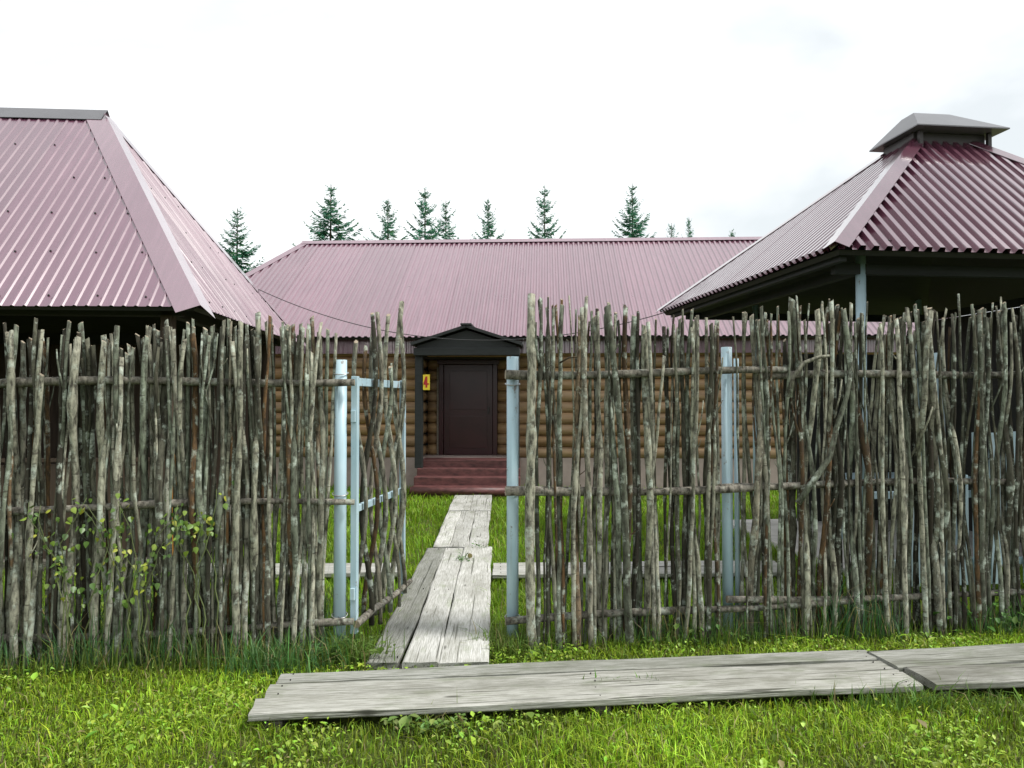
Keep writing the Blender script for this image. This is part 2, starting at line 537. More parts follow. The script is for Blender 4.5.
def hip_roof(parent, W, D, ez, top, tz, period, amp, prof, mat, seed, screws=None, wide=0.14, cap_ridge=True, deck_mat=None, flash=None, ridge=None):
    """hipped roof over the rectangle 0..W x 0..D with eave height ez; top = (x0,x1,y0,y1) at tz"""
    x0, x1, y0, y1 = top
    E = [Vector((0, 0, ez)), Vector((W, 0, ez)), Vector((W, D, ez)), Vector((0, D, ez))]
    T = [Vector((x0, y0, tz)), Vector((x1, y0, tz)), Vector((x1, y1, tz)), Vector((x0, y1, tz))]
    # boarded deck below the sheets, with thickness
    inset = 0.035
    def ins(v, c=Vector((W / 2, D / 2, 0))):
        d = Vector((c.x - v.x, c.y - v.y, 0)).normalized()
        return v + d * inset
    Eo = [ins(v) + Vector((0, 0, -0.012)) for v in E]; To = [v + Vector((0, 0, -0.02)) for v in T]
    Ei = [ins(ins(v)) + Vector((0, 0, -0.048)) for v in E]; Ti = [v + Vector((0, 0, -0.10)) for v in T]
    V = Eo + To + Ei + Ti
    F = []
    for k in range(4):
        k2 = (k + 1) % 4
        F.append((k, k2, 4 + k2, 4 + k))
        F.append((8 + k2, 8 + k, 12 + k, 12 + k2))
        F.append((k, 8 + k, 8 + k2, k2))
    F.append((4, 5, 6, 7)); F.append((12, 15, 14, 13))
    roof = link('roof', mesh_py('roof', V, F), deck_mat or M['dark_wood'], parent)
    for k in range(4):
        k2 = (k + 1) % 4
        slope(roof, E[k], E[k2], T[k], T[k2], period, amp, prof, mat, seed=seed + k, screws=screws if k in (0, 1, 3) else None)
    # hips
    for k in range(4):
        kp = (k - 1) % 4; kn = (k + 1) % 4
        d = T[k] - E[k]
        flashing('hip_flashing', roof, E[k] - d.normalized() * 0.03, T[k] + d.normalized() * 0.02, perp(d, E[kn] - E[k]), perp(d, E[kp] - E[k]), wide, wide, amp + 0.008, flash or mat)
    if cap_ridge:
        d = T[1] - T[0]
        flashing('ridge_flashing', roof, T[0].lerp(T[3], .5) - d.normalized() * 0.05, T[1].lerp(T[2], .5) + d.normalized() * 0.05, (E[0] - T[0]) * Vector((0, 1, 1)), (E[3] - T[3]) * Vector((0, 1, 1)), wide, wide, amp + 0.022, ridge or mat)
    return roof

# ------------------------------------------------------------------ log house
HR = R(-2.5)
house = empty('log_house', (-0.9, 14.6, 0), HR)
tag(house, 'long log house with maroon corrugated hip roof and gabled porch', 'house')
HX0, HX1, HD = -5.7, 8.9, 7.2        # wall extents in the house's frame
def build_house():
    H = house
    box('foundation', HX0 - 0.05, HX1 + 0.05, -0.06, HD + 0.06, -0.1, 0.6, M['plaster'], H, 0.02)
    dz, r = 0.215, 0.116
    door0, door1 = -0.56, 0.56
    z = 0.60 + r * 0.86
    rnd = random.Random(3)
    AL0, AL1, AD = -0.82, 1.02, 0.7      # entrance alcove
    LG = [M['log'], M['log_end']]
    while z < 2.72:
        segs = [(HX0 - 0.22, AL0), (AL1, HX1 + 0.22)] if z < 2.50 else [(HX0 - 0.22, HX1 + 0.22)]
        for a, b in segs:
            n = 14
            pts = [(a + (b - a) * i / n, rnd.uniform(-.006, .006), z + rnd.uniform(-.004, .004)) for i in range(n + 1)]
            tube('log', pts, [r * rnd.uniform(0.93, 1.05) for _ in pts], LG, H, 12)
        if z < 2.50:
            for a, b in ((AL0, door0), (door1, AL1)):
                tube('log', [(a, AD, z), ((a + b) / 2, AD, z), (b, AD, z)], [r, r * 1.02, r * 0.98], LG, H, 12)
            for x in (AL0 - r * 0.9, AL1 + r * 0.9):
                tube('log', [(x, -0.02, z + 0.006), (x, AD, z + 0.004)], r * 0.98, LG, H, 10)
        tube('log', [(HX0 - 0.22, HD, z), (HX1 + 0.22, HD, z)], r, LG, H, 10)
        for x in (HX0, HX1):
            tube('log', [(x, -0.22, z + dz / 2), (x, HD + 0.22, z + dz / 2)], r, LG, H, 10)
        z += dz
    # inner lining so that no light passes between the logs
    box('inner_wall', HX0 + 0.03, AL0 - r, 0.03, HD - 0.03, 0.3, 2.86, M['dark_wood'], H, 0)
    box('inner_wall', AL1 + r, HX1 - 0.03, 0.03, HD - 0.03, 0.3, 2.86, M['dark_wood'], H, 0)
    box('inner_wall', AL0 - r, AL1 + r, AD + 0.03, HD - 0.03, 0.3, 2.862, M['dark_wood'], H, 0)
    box('alcove_ceiling', AL0 - r, AL1 + r, 0.0, AD + 0.03, 2.50, 2.55, M['dark_wood'], H, 0)
    # corrugated maroon cladding under the eave
    cl = []
    V, F = [], []
    x = HX0 - 0.35; i = 0
    xs = []
    while x < HX1 + 0.35:
        for f, h in PROFILES['trap']:
            xs.append((x + f * 0.09, -0.17 - h * 0.012))
        x += 0.09
    for (xx, yy) in xs:
        V += [(xx, yy, 2.585), (xx, yy, 2.93)]
    for i in range(len(xs) - 1):
        F.append((2 * i, 2 * i + 2, 2 * i + 3, 2 * i + 1))
    link('eave_cladding', mesh_py('eave_cladding', V, F), M['roof_house'], H)
    # roof
    rf = empty('roof_frame_origin')
    bpy.data.objects.remove(rf)
    W, D = 15.75, 8.2
    ro = hip_roof(H, W, D, 2.88, (1.95, W - 1.95, 4.09, 4.11), 5.5, 0.118, 0.024, 'trap', M['roof_house'], 20, None, 0.15)
    ro.location = (-6.25, -0.5, 0)
    # two small roof vents on the back slope by the ridge
    for vx in (1.75, 5.6):
        tube('vent_pipe', [(vx, 4.1, 4.9), (vx, 4.1, 5.56)], 0.06, M['screw'], H, 10)
        V, F, _ = tube_data([(vx, 4.1, 5.54), (vx, 4.1, 5.58), (vx, 4.1, 5.64)], [0.20, 0.20, 0.05], 12)
        link('vent_cap', mesh_py('vent_cap', V, F), M['screw'], H)
    # door
    y = AD - 0.07
    d = box('door', -0.49, 0.49, y - 0.05, y, 0.60, 2.41, M['door'], H, 0.01)
    for za, zb in ((0.74, 1.38), (1.50, 2.28)):
        box('door_panel', -0.38, 0.38, y - 0.062, y - 0.049, za, zb, M['door'], d, 0.005)
    box('handle', 0.39, 0.42, y - 0.10, y - 0.051, 1.42, 1.56, M['screw'], d, 0.008)
    box('door_frame', -0.585, -0.495, y - 0.085, y + 0.08, 0.598, 2.412, M['door'], H, 0.008)
    box('door_frame', 0.495, 0.585, y - 0.085, y + 0.08, 0.598, 2.412, M['door'], H, 0.008)
    box('door_frame', -0.62, 0.62, y - 0.09, y + 0.08, 2.413, 2.498, M['door'], H, 0.008)
    box('door_trim', -0.625, -0.588, y - 0.10, y + 0.02, 0.60, 2.35, M['soffit'], H, 0.006)
    # porch floor and steps
    px0, px1 = -0.76, 1.06
    box('porch_floor', px0, px1, -0.62, AD, 0.3, 0.597, M['maroon_paint'], H, 0.012)
    box('step', px0 - 0.02, px1 + 0.02, -0.88, -0.622, 0.01, 0.465, M['maroon_paint'], H, 0.014)
    box('step', px0 - 0.03, px1 + 0.03, -1.16, -0.882, 0.01, 0.335, M['maroon_paint'], H, 0.014)
    box('step', px0 - 0.03, px1 + 0.03, -1.44, -1.162, 0.01, 0.195, M['maroon_paint'], H, 0.03)
    tube('step_nosing', [(px0 - 0.04, -1.43, 0.125), (px1 + 0.04, -1.43, 0.125)], 0.075, M['maroon_paint'], H, 14)
    # porch posts and beams
    cx = 0.12
    for s in (-1, 1):
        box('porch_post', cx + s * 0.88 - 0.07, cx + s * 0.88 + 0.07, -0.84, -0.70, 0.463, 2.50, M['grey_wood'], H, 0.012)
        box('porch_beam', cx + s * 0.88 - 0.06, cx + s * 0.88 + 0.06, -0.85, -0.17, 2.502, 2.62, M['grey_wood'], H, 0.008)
    # gable front: boarded triangle over a cross beam
    box('porch_beam', cx - 0.96, cx + 0.96, -0.93, -0.81, 2.503, 2.64, M['grey_wood'], H, 0.01)
    V = [(cx - 0.90, -0.89, 2.642), (cx + 0.90, -0.89, 2.642), (cx + 0.90, -0.89, 2.68), (cx, -0.89, 2.96), (cx - 0.90, -0.89, 2.68)]
    V += [(x, -0.83, z) for x, _, z in V]
    F = [(0, 1, 2, 3, 4), (9, 8, 7, 6, 5)] + [(k, 5 + k, 5 + (k + 1) % 5, (k + 1) % 5) for k in range(5)]
    link('gable_board', mesh_py('gable_board', V, F), M['grey_wood'], H)
    box('porch_ceiling', cx - 0.80, cx + 0.80, -0.80, -0.185, 2.57, 2.60, M['soffit'], H, 0.004)
    for s in (-1, 1):   # canopy slopes, thick boards
        a = Vector((cx, 0, 3.0)); b = Vector((cx + s * 0.99, 0, 2.68))
        n = Vector((-(b.z - a.z) * s, 0, abs(b.x - a.x))).normalized() * 0.05
        V = [(v.x, y, v.z) for y in (-1.02, 0.55) for v in (a, b, b + n, a + n)]
        F = [(0, 1, 2, 3), (7, 6, 5, 4), (0, 4, 5, 1), (1, 5, 6, 2), (2, 6, 7, 3), (3, 7, 4, 0)]
        link('porch_roof', mesh_py('porch_roof', V, F), M['grey_wood'], H)
    box('porch_ridge', cx - 0.10, cx + 0.10, -1.04, 0.5, 3.035, 3.075, M['grey_wood'], H, 0.012)
build_house()

def build_number_sign():
    s = empty('number_sign', (0, 0, 0), 0)
    # hung on the face of the left porch post, turned with the house
    c = Matrix.Rotation(HR, 4, 'Z') @ Vector((0.12 - 0.735, -0.86, 0)) + house.location
    s.location = (c.x, c.y, 2.02); s.rotation_euler = (0, 0, HR)
    tag(s, 'small yellow number plate with a red 4 beside the porch door', 'sign')
    box('plate', -0.062, 0.062, 0.0, 0.012, -0.14, 0.14, M['yellow'], s, 0.003)
    box('bracket', -0.085, 0.062, 0.012, 0.03, -0.02, 0.02, M['screw'], s, 0.002)
    # the figure 4 as one thick outline
    V = [(0.018, -0.095), (0.018, -0.045), (0.045, -0.045), (0.045, -0.017), (0.018, -0.017), (0.018, 0.105), (-0.014, 0.105), (-0.050, -0.012), (-0.050, -0.045), (-0.016, -0.045), (-0.016, -0.095)]
    n = len(V)
    bm = bmesh.new()
    vs = [bm.verts.new((x, -0.001, z)) for x, z in V]
    f = bm.faces.new(vs)
    r = bmesh.ops.extrude_face_region(bm, geom=[f])
    for v in [g for g in r['geom'] if isinstance(g, bmesh.types.BMVert)]: v.co.y = -0.005
    bmesh.ops.recalc_face_normals(bm, faces=list(bm.faces))
    bmesh.ops.triangulate(bm, faces=[f for f in bm.faces if len(f.verts) > 4])
    me = bpy.data.meshes.new('digit'); bm.to_mesh(me); bm.free()
    link('digit', me, M['red'], s)
build_number_sign()

# ------------------------------------------------------------------ pavilions
PR = R(6.6)      # right pavilion, square to the fence
PL = R(4.0)      # left pavilion
def build_left_pavilion():
    W, D, ez, tz = 7.0, 5.0, 2.62, 5.40
    Wd = Vector((math.cos(PL), math.sin(PL), 0)) * W
    P = empty('pavilion', (-3.06 - Wd.x, 7.4 - Wd.y, 0), PL)
    tag(P, 'steep hipped pavilion with smooth-ribbed maroon roof behind the vine-grown left fence', 'pavilion')
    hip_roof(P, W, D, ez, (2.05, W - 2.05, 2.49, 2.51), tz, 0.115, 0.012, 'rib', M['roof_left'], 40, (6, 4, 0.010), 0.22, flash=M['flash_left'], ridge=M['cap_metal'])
    # posts, ring beam; back and side boarding added to darken the inside
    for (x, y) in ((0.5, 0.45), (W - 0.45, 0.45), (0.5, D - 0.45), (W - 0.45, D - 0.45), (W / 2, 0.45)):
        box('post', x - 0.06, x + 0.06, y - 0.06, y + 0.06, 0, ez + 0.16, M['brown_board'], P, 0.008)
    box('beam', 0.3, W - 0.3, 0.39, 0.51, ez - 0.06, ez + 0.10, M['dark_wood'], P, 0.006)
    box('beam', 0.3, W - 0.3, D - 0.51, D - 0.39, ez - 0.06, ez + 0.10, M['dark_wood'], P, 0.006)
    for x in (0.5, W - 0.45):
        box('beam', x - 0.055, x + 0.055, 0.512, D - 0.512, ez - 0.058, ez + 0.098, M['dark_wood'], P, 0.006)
    box('floor', 0.25, W - 0.25, 0.3, D - 0.25, -0.05, 0.10, M['bearer'], P, 0.01)
    rnd = random.Random(5)
    x = 0.45
    while x < W - 0.45:
        w = rnd.uniform(0.14, 0.17)
        box('wall_board', x, x + w - 0.006, D - 0.40 + rnd.uniform(0, .008), D - 0.37 + rnd.uniform(.0, .006), 0.1, ez - 0.06, M['brown_board'], P, 0.004)
        x += w
    y = 0.55
    while y < D - 0.45:
        w = rnd.uniform(0.14, 0.17)
        box('wall_board', 0.44, 0.47 + rnd.uniform(0, .008), y, y + w - 0.006, 0.1, ez - 0.06, M['brown_board'], P, 0.004)
        y += w
    x = 0.6  # low front boards and rail added to keep the view behind the fence dark
    while x < W - 0.6:
        w = rnd.uniform(0.12, 0.16)
        box('shade_board', x, x + w - 0.008, 0.40 + rnd.uniform(0, .006), 0.425 + rnd.uniform(0, .006), 0.02, 1.05 + rnd.uniform(-.02, .02), M['brown_board'], P, 0.004)
        x += w
    box('shade_rail', 0.56, W - 0.51, 0.38, 0.46, 1.072, 1.11, M['brown_board'], P, 0.004)
    return P
pav_left = build_left_pavilion()

def build_right_pavilion():
    W, D, ez, tz = 3.9, 4.45, 2.9, 4.27
    P = empty('pavilion', (2.56, 5.96, 0), PR)
    tag(P, 'open pavilion with deeply corrugated maroon roof and raised vent cap', 'pavilion')
    top = (1.66, 2.30, 1.46, 1.93)
    hip_roof(P, W, D, ez, top, tz, 0.112, 0.040, 'box', M['roof_right'], 60, (4, 4, 0.007), 0.085, cap_ridge=False)
    # raised vent cap: four little struts under a small truncated hip of sheet metal
    x0, x1, y0, y1 = top[0] - 0.10, top[1] + 0.24, top[2] - 0.22, top[3] + 0.13
    zb, zt = tz + 0.13, tz + 0.36
    ins = 0.19
    cap = [(x0, y0, zb), (x1, y0, zb), (x1, y1, zb), (x0, y1, zb)]
    topv = [(x0 + 0.17, y0 + ins + .12, zt), (x1 - 0.42, y0 + ins + .12, zt), (x1 - 0.42, y1 - ins - .12, zt), (x0 + 0.17, y1 - ins - .12, zt)]
    V = cap + topv + [(x, y, z - 0.012) for x, y, z in cap]
    F = [(k, (k + 1) % 4, 4 + (k + 1) % 4, 4 + k) for k in range(4)] + [(4, 5, 6, 7)] + [(k, 8 + k, 8 + (k + 1) % 4, (k + 1) % 4) for k in range(4)] + [(11, 10, 9, 8)]
    link('vent_cap', mesh_py('vent_cap', V, F), M['cap_metal'], P)
    box('vent_box', top[0] - 0.02, top[1] + 0.12, top[2] - 0.03, top[3] + 0.0, tz - 0.30, zb - 0.015, M['screw'], P, 0.004)
    for (x, y) in ((x0 + 0.12, y0 + 0.14), (x1 - 0.12, y0 + 0.14), (x0 + 0.12, y1 - 0.14), (x1 - 0.12, y1 - 0.14)):
        box('vent_strut', x - 0.02, x + 0.02, y - 0.02, y + 0.02, tz - 0.15, zb - 0.013, M['screw'], P, 0.003)
    pp = ((0.45, 0.42), (W - 0.42, 0.42), (1.15, D - 0.42), (W - 0.42, D - 0.42))
    for (x, y) in pp:
        tube('post', [(x, y, 0), (x, y, ez + 0.26)], 0.042, M['blue'], P, 14)
    zb2 = ez - 0.02
    for y in (0.42, D - 0.42):
        box('beam', 0.2, W - 0.2, y - 0.035, y + 0.035, zb2 - 0.12, zb2 - 0.03, M['grey_wood'], P, 0.005)
    for x in (0.42, W - 0.42):
        box('beam', x - 0.035, x + 0.035, 0.46, D - 0.46, zb2 - 0.12, zb2 - 0.03, M['grey_wood'], P, 0.005)
    # eave batten along the left side and rafters
    box('eave_batten', 0.09, 0.15, 0.12, D - 0.12, ez - 0.085, ez - 0.025, M['grey_wood'], P, 0.004)
    box('floor_slab', 0.78, W - 0.05, 1.35, D - 0.1, -0.06, 0.07, M['concrete'], P, 0.012)
    # pale blue boarded railing at the front right
    rnd = random.Random(9)
    x = 0.86; k = 0
    while x < W - 0.4:
        w = rnd.uniform(0.085, 0.10)
        h = 1.42 if x > 1.35 else 1.05
        box('railing_board', x, x + w, 0.405 + rnd.uniform(-.004, .004), 0.43, 0.12, h + rnd.uniform(-.015, .015), M['blue'], P, 0.004)
        x += w + rnd.uniform(0.05, 0.07)
    for z in (0.28, 0.86):
        box('railing_bar', 0.44, W - 0.44, 0.432, 0.47, z, z + 0.06, M['blue'], P, 0.004)
    # dark boarding at the back
    x = 1.75
    while x < W - 0.4:
        w = rnd.uniform(0.14, 0.17)
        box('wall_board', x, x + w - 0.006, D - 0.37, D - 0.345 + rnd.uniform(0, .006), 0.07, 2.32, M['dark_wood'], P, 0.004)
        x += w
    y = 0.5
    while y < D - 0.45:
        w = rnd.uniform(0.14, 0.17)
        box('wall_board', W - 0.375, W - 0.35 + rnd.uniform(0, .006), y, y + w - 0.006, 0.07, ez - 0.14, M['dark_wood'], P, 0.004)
        y += w
    return P
pav_right = build_right_pavilion()

def in_frame(P, x, y, z=0.0):
    return Matrix.Rotation(P.rotation_euler.z, 4, 'Z') @ Vector((x, y, z)) + P.location

# things standing in the pavilions
def build_table(P, x, y, rz, mat, label, L=1.7, W=0.72, h=0.76, z0=0.1, grp=None):
    c = in_frame(P, x, y, z0)
    t = empty('picnic_table', c, P.rotation_euler.z + rz)
    tag(t, label, 'table')
    for k in range(4):
        w = W / 4
        box('table_board', -L / 2, L / 2, -W / 2 + k * w + 0.004, -W / 2 + (k + 1) * w - 0.004, h - 0.035, h, mat, t, 0.005)
    for sx in (-1, 1):
        for sy in (-1, 1):
            box('leg', sx * (L / 2 - 0.2) - 0.035, sx * (L / 2 - 0.2) + 0.035, sy * (W / 2 - 0.1) - 0.035, sy * (W / 2 - 0.1) + 0.035, 0, h - 0.036, mat, t, 0.005)
        box('crosspiece', sx * (L / 2 - 0.2) - 0.03, sx * (L / 2 - 0.2) + 0.03, -W / 2 + 0.14, W / 2 - 0.14, h - 0.12, h - 0.037, mat, t, 0.004)
def build_bench(P, x, y, rz, mat, label, L=1.6, W=0.3, h=0.45, z0=0.1):
    c = in_frame(P, x, y, z0)
    t = empty('bench', c, P.rotation_euler.z + rz)
    tag(t, label, 'bench')
    for k in range(2):
        box('seat_board', -L / 2, L / 2, -W / 2 + k * W / 2 + 0.004, -W / 2 + (k + 1) * W / 2 - 0.004, h - 0.035, h, mat, t, 0.005)
    for sx in (-1, 1):
        box('leg', sx * (L / 2 - 0.18) - 0.03, sx * (L / 2 - 0.18) + 0.03, -W / 2 + 0.03, W / 2 - 0.03, 0, h - 0.036, mat, t, 0.005)
build_table(pav_left, 4.3, 1.9, 0, M['brown_board'], 'dark plank table under the left pavilion roof')
build_bench(pav_left, 4.3, 1.25, 0, M['brown_board'], 'dark plank bench in front of the pavilion table')
build_table(pav_right, 2.2, 2.6, 0, M['blue'], 'pale blue table in the open right pavilion', z0=0.07, L=1.5)

def build_batten():
    c = in_frame(pav_left, 6.62, 0.40, 0.02)
    b = link('wooden_batten', box_mesh('wooden_batten', -0.02, 0.02, -0.014, 0.014, 0, 1.12, 0.004), M['orange'], None, c, (R(-4), 0, PR))
    tag(b, 'narrow orange varnished batten standing by the left pavilion corner post', 'batten')
build_batten()
# ------------------------------------------------------------------ wattle fences
FX, FY, FS = -1.145, 5.04, 0.115
FA = math.atan(FS)
def fence_y(x): return FY + FS * (x - FX)

def stick_mesh(h, r0, r1, lean, seed, weave, rails, base=-0.04, fork=False, kink=0.02):
    rnd = random.Random(seed)
    n = 15
    ph = [rnd.uniform(0, 6.28) for _ in range(4)]
    am = [kink * rnd.uniform(0.4, 1.3), kink * rnd.uniform(0.2, 0.8), kink * rnd.uniform(0.1, 0.35)]
    kz = rnd.uniform(0.5, 1.7); ka = rnd.gauss(0, 0.035)
    knots = [(base, weave[0])] + list(zip(rails, weave)) + [(h + 0.4, -weave[-1] * 0.4)]
    def wy(z):
        for (za, ya), (zb, yb) in zip(knots, knots[1:]):
            if z <= zb:
                t = (z - za) / (zb - za)
                t = 0.5 - 0.5 * math.cos(math.pi * max(0, min(1, t)))
                return ya + (yb - ya) * t
        return knots[-1][1]
    def P(z):
        x = lean * z + am[0] * math.sin(z * 1.7 + ph[0]) + am[1] * math.sin(z * 4.1 + ph[1]) + am[2] * math.sin(z * 10 + ph[2])
        if z > kz: x += ka * (z - kz)
        y = wy(z) + am[1] * 0.5 * math.sin(z * 3.3 + ph[3])
        return Vector((x, y, z))
    x00 = P(rails[1]).x - lean * rails[1]
    pts, rads = [], []
    for i in range(n + 1):
        z = base + (h - base) * i / n
        p = P(z); p.x -= x00
        pts.append(p)
        t = i / n
        rads.append((r0 + (r1 - r0) * t) * (1 + 0.13 * rnd.uniform(-1, 1)))
    for _ in range(rnd.choice((1, 2, 2, 3))):
        i = rnd.randint(2, n - 2); rads[i] *= rnd.uniform(1.15, 1.38)
    V, F, Mi = tube_data(pts, rads, 8, True, 0.07, seed)
    # slanted, chopped top
    sl = rnd.uniform(-0.9, 0.9); top = pts[-1]
    for k in range(8):
        v = V[n * 8 + k]; v.z += sl * (v.x - top.x) + rnd.uniform(-.004, .006)
    def add_branch(i, length, ang, r):
        p = pts[i]; s = rnd.choice((-1, 1))
        d = Vector((s * math.sin(ang), rnd.uniform(-.5, .2), math.cos(ang)))
        bp = [p + d * (length * q / 4) + Vector((-s * 0.16 * length * (q / 4) ** 2, 0, 0.1 * length * (q / 4) ** 2)) for q in range(5)]
        v2, f2, m2 = tube_data(bp, [r * (1 - 0.12 * q) for q in range(5)], 6, True, 0.06, seed + i)
        o = len(V)
        V.extend(v2); F.extend([tuple(o + q for q in f) for f in f2]); Mi.extend(m2)
    if fork:
        add_branch(rnd.randint(9, 12), rnd.uniform(0.22, 0.5), rnd.uniform(0.2, 0.42), r1 * 0.78)
    if rnd.random() < 0.45:     # stub of a trimmed twig
        add_branch(rnd.randint(4, 13), rnd.uniform(0.04, 0.11), rnd.uniform(0.6, 1.1), r1 * 0.42)
    me = mesh_py('stick', V, F, False, Mi)
    me.polygons.foreach_set('use_smooth', [len(f) == 4 for f in F])
    return me

def rail(parent, x0, x1, z0, z1, r, seed, dy=0.0, z_off=0.0):
    rnd = random.Random(seed)
    n = max(6, int((x1 - x0) / 0.16))
    pts, rads = [], []
    for i in range(n + 1):
        t = i / n
        x = x0 + (x1 - x0) * t
        pts.append((x, dy + 0.010 * math.sin(x * 3 + seed), z0 + (z1 - z0) * t + 0.016 * math.sin(x * 2.3 + seed * 1.7)))
        rads.append(r * 0.84 * (1.12 - 0.3 * t) * rnd.uniform(0.88, 1.14))
    return tube('rail', pts, rads, [M['bark_rail'], M['cut']], parent, 8, 0.06, seed)

def fill_sticks(F, x0, x1, spacing, hfun, rails, seed, skip=None, dens=None):
    rnd = random.Random(seed)
    x = x0; k = 0
    while x < x1:
        r = rnd.choice((0.008, 0.010, 0.011, 0.012, 0.013, 0.014, 0.015, 0.017, 0.020))
        if rnd.random() < 0.06: r = 0.024
        s = 1 if k % 2 else -1
        if rnd.random() < 0.25: s = -s
        amp = 0.022 + r
        wv = [s * amp, -s * amp, s * amp]
        if rnd.random() < 0.3: wv = [s * amp] * 3
        if rnd.random() < 0.35: wv = [amp + 0.03] * 3
        me = stick_mesh(hfun(x) + rnd.gauss(0, 0.06) - (0.25 if rnd.random() < 0.06 else 0), r * rnd.uniform(0.95, 1.15), r * rnd.uniform(0.66, 0.92), rnd.gauss(0.0, 0.022), seed * 1000 + k, wv, rails, fork=rnd.random() < 0.13, kink=rnd.uniform(0.004, 0.018))
        link('stick', me, [M['bark'], M['cut']], F, (x, 0, 0))
        x += spacing * rnd.uniform(0.45, 1.6) * (dens(x) if dens else 1.0)
        k += 1
    return k

def build_fences():
    # left fence: frame with its origin at the left gate post, x along the fence
    L = empty('wattle_fence', (FX, FY, 0), FA)
    tag(L, 'dense woven stick fence left of the gate with vines and tall grass', 'fence')
    rails = (0.22, 1.03, 1.82)
    rail(L, -3.6, 0.10, 0.19, 0.22, 0.034, 1); rail(L, -3.6, 0.10, 1.0, 1.03, 0.030, 2); rail(L, -3.6, 0.10, 1.78, 1.83, 0.033, 3)
    tube('post', [(0, 0.085, -0.1), (0, 0.085, 1.0), (0, 0.085, 1.97)], 0.041, M['blue'], L, 20)
    tube('post', [(-2.3, 0.10, -0.1), (-2.3, 0.10, 1.9)], 0.041, M['blue'], L, 16)
    for z in (0.22, 1.03, 1.84):     # wire ties
        tube('wire_tie', [(0.0 + 0.052 * math.cos(a), 0.085 + 0.052 * math.sin(a), z + 0.04 + 0.01 * math.sin(a)) for a in [q * 0.6 for q in range(12)]], 0.004, M['steel'], L, 5)
    def hl(x):
        return 2.15 + 0.05 * math.sin(x * 2.1) + (0.05 if x > -0.9 else 0.0) - (0.06 if x < -1.3 else 0)
    n1 = fill_sticks(L, -3.4, -0.10, 0.0150, hl, rails, 31, dens=lambda x: 0.85 if -1.6 < x < -0.1 else 1.0)
    # right fence
    Rf = empty('wattle_fence', (0.014, fence_y(0.014), 0), FA)
    tag(Rf, 'tall woven stick fence right of the gate running to the open pavilion', 'fence')
    rails = (0.24, 1.08, 1.89)
    rail(Rf, -0.06, 2.55, 0.20, 0.28, 0.032, 4); rail(Rf, -0.06, 2.45, 1.07, 1.09, 0.033, 5); rail(Rf, -0.06, 1.95, 1.88, 1.90, 0.033, 6)
    rail(Rf, 1.5, 5.0, 0.30, 0.26, 0.030, 7, 0.012); rail(Rf, 1.45, 5.0, 1.10, 1.09, 0.030, 8, 0.014); rail(Rf, 1.75, 5.0, 1.86, 1.93, 0.032, 9, 0.014)
    tube('post', [(0, 0.085, -0.1), (0, 0.085, 1.0), (0, 0.085, 2.0)], 0.041, M['blue'], Rf, 20)
    tube('post', [(1.555, 0.12, -0.1), (1.555, 0.12, 2.08)], 0.038, M['blue'], Rf, 16)
    tube('post', [(1.64, 0.15, -0.1), (1.64, 0.15, 2.0)], 0.018, M['blue'], Rf, 10)
    tube('post', [(3.2, 0.12, -0.1), (3.2, 0.12, 2.05)], 0.038, M['blue'], Rf, 16)
    for z in (0.24, 1.09, 1.84, 1.90):
        tube('wire_tie', [(0.0 + 0.052 * math.cos(a), 0.085 + 0.052 * math.sin(a), z - 0.03 + 0.01 * math.sin(a)) for a in [q * 0.6 for q in range(12)]], 0.004, M['steel'], Rf, 5)
    # the thick first stick, lichen-covered
    me = stick_mesh(2.42, 0.033, 0.030, -0.012, 77, [-0.06, -0.06, -0.06], rails, kink=0.008)
    link('stick', me, [M['bark'], M['cut']], Rf, (0.115, 0, 0))
    def hr(x):
        return 2.29 + 0.05 * math.sin(x * 3.3 + 1) + (0.07 if x > 2.9 else 0.0) + (0.02 if x < 0.7 else 0)
    fill_sticks(Rf, 0.17, 1.47, 0.0215, hr, rails, 41)
    fill_sticks(Rf, 1.62, 4.75, 0.0172, hr, rails, 43)
    # loose slanting sticks pushed into the weave
    def loose(pts, r0, r1, seed):
        n = len(pts)
        tube('loose_stick', pts, [r0 + (r1 - r0) * i / (n - 1) for i in range(n)], [M['bark'], M['cut']], Rf, 8, 0.06, seed)
    loose([(1.98, -0.09, 0.98), (2.10, -0.10, 1.15), (2.22, -0.09, 1.30), (2.28, -0.07, 1.50), (2.37, -0.05, 1.72), (2.42, -0.05, 1.98)], 0.024, 0.015, 1)
    loose([(1.93, -0.08, 1.72), (1.95, -0.09, 1.86), (2.03, -0.10, 1.96), (2.14, -0.10, 2.00), (2.22, -0.09, 2.01)], 0.018, 0.010, 2)
    loose([(0.30, -0.08, 1.95), (0.36, -0.10, 1.985), (0.42, -0.11, 1.99)], 0.007, 0.004, 3)
    loose([(2.9, -0.06, 1.30), (2.95, -0.07, 1.70), (2.97, -0.07, 2.08), (3.01, -0.07, 2.34)], 0.022, 0.018, 4)
    return L, Rf
fence_l, fence_r = build_fences()

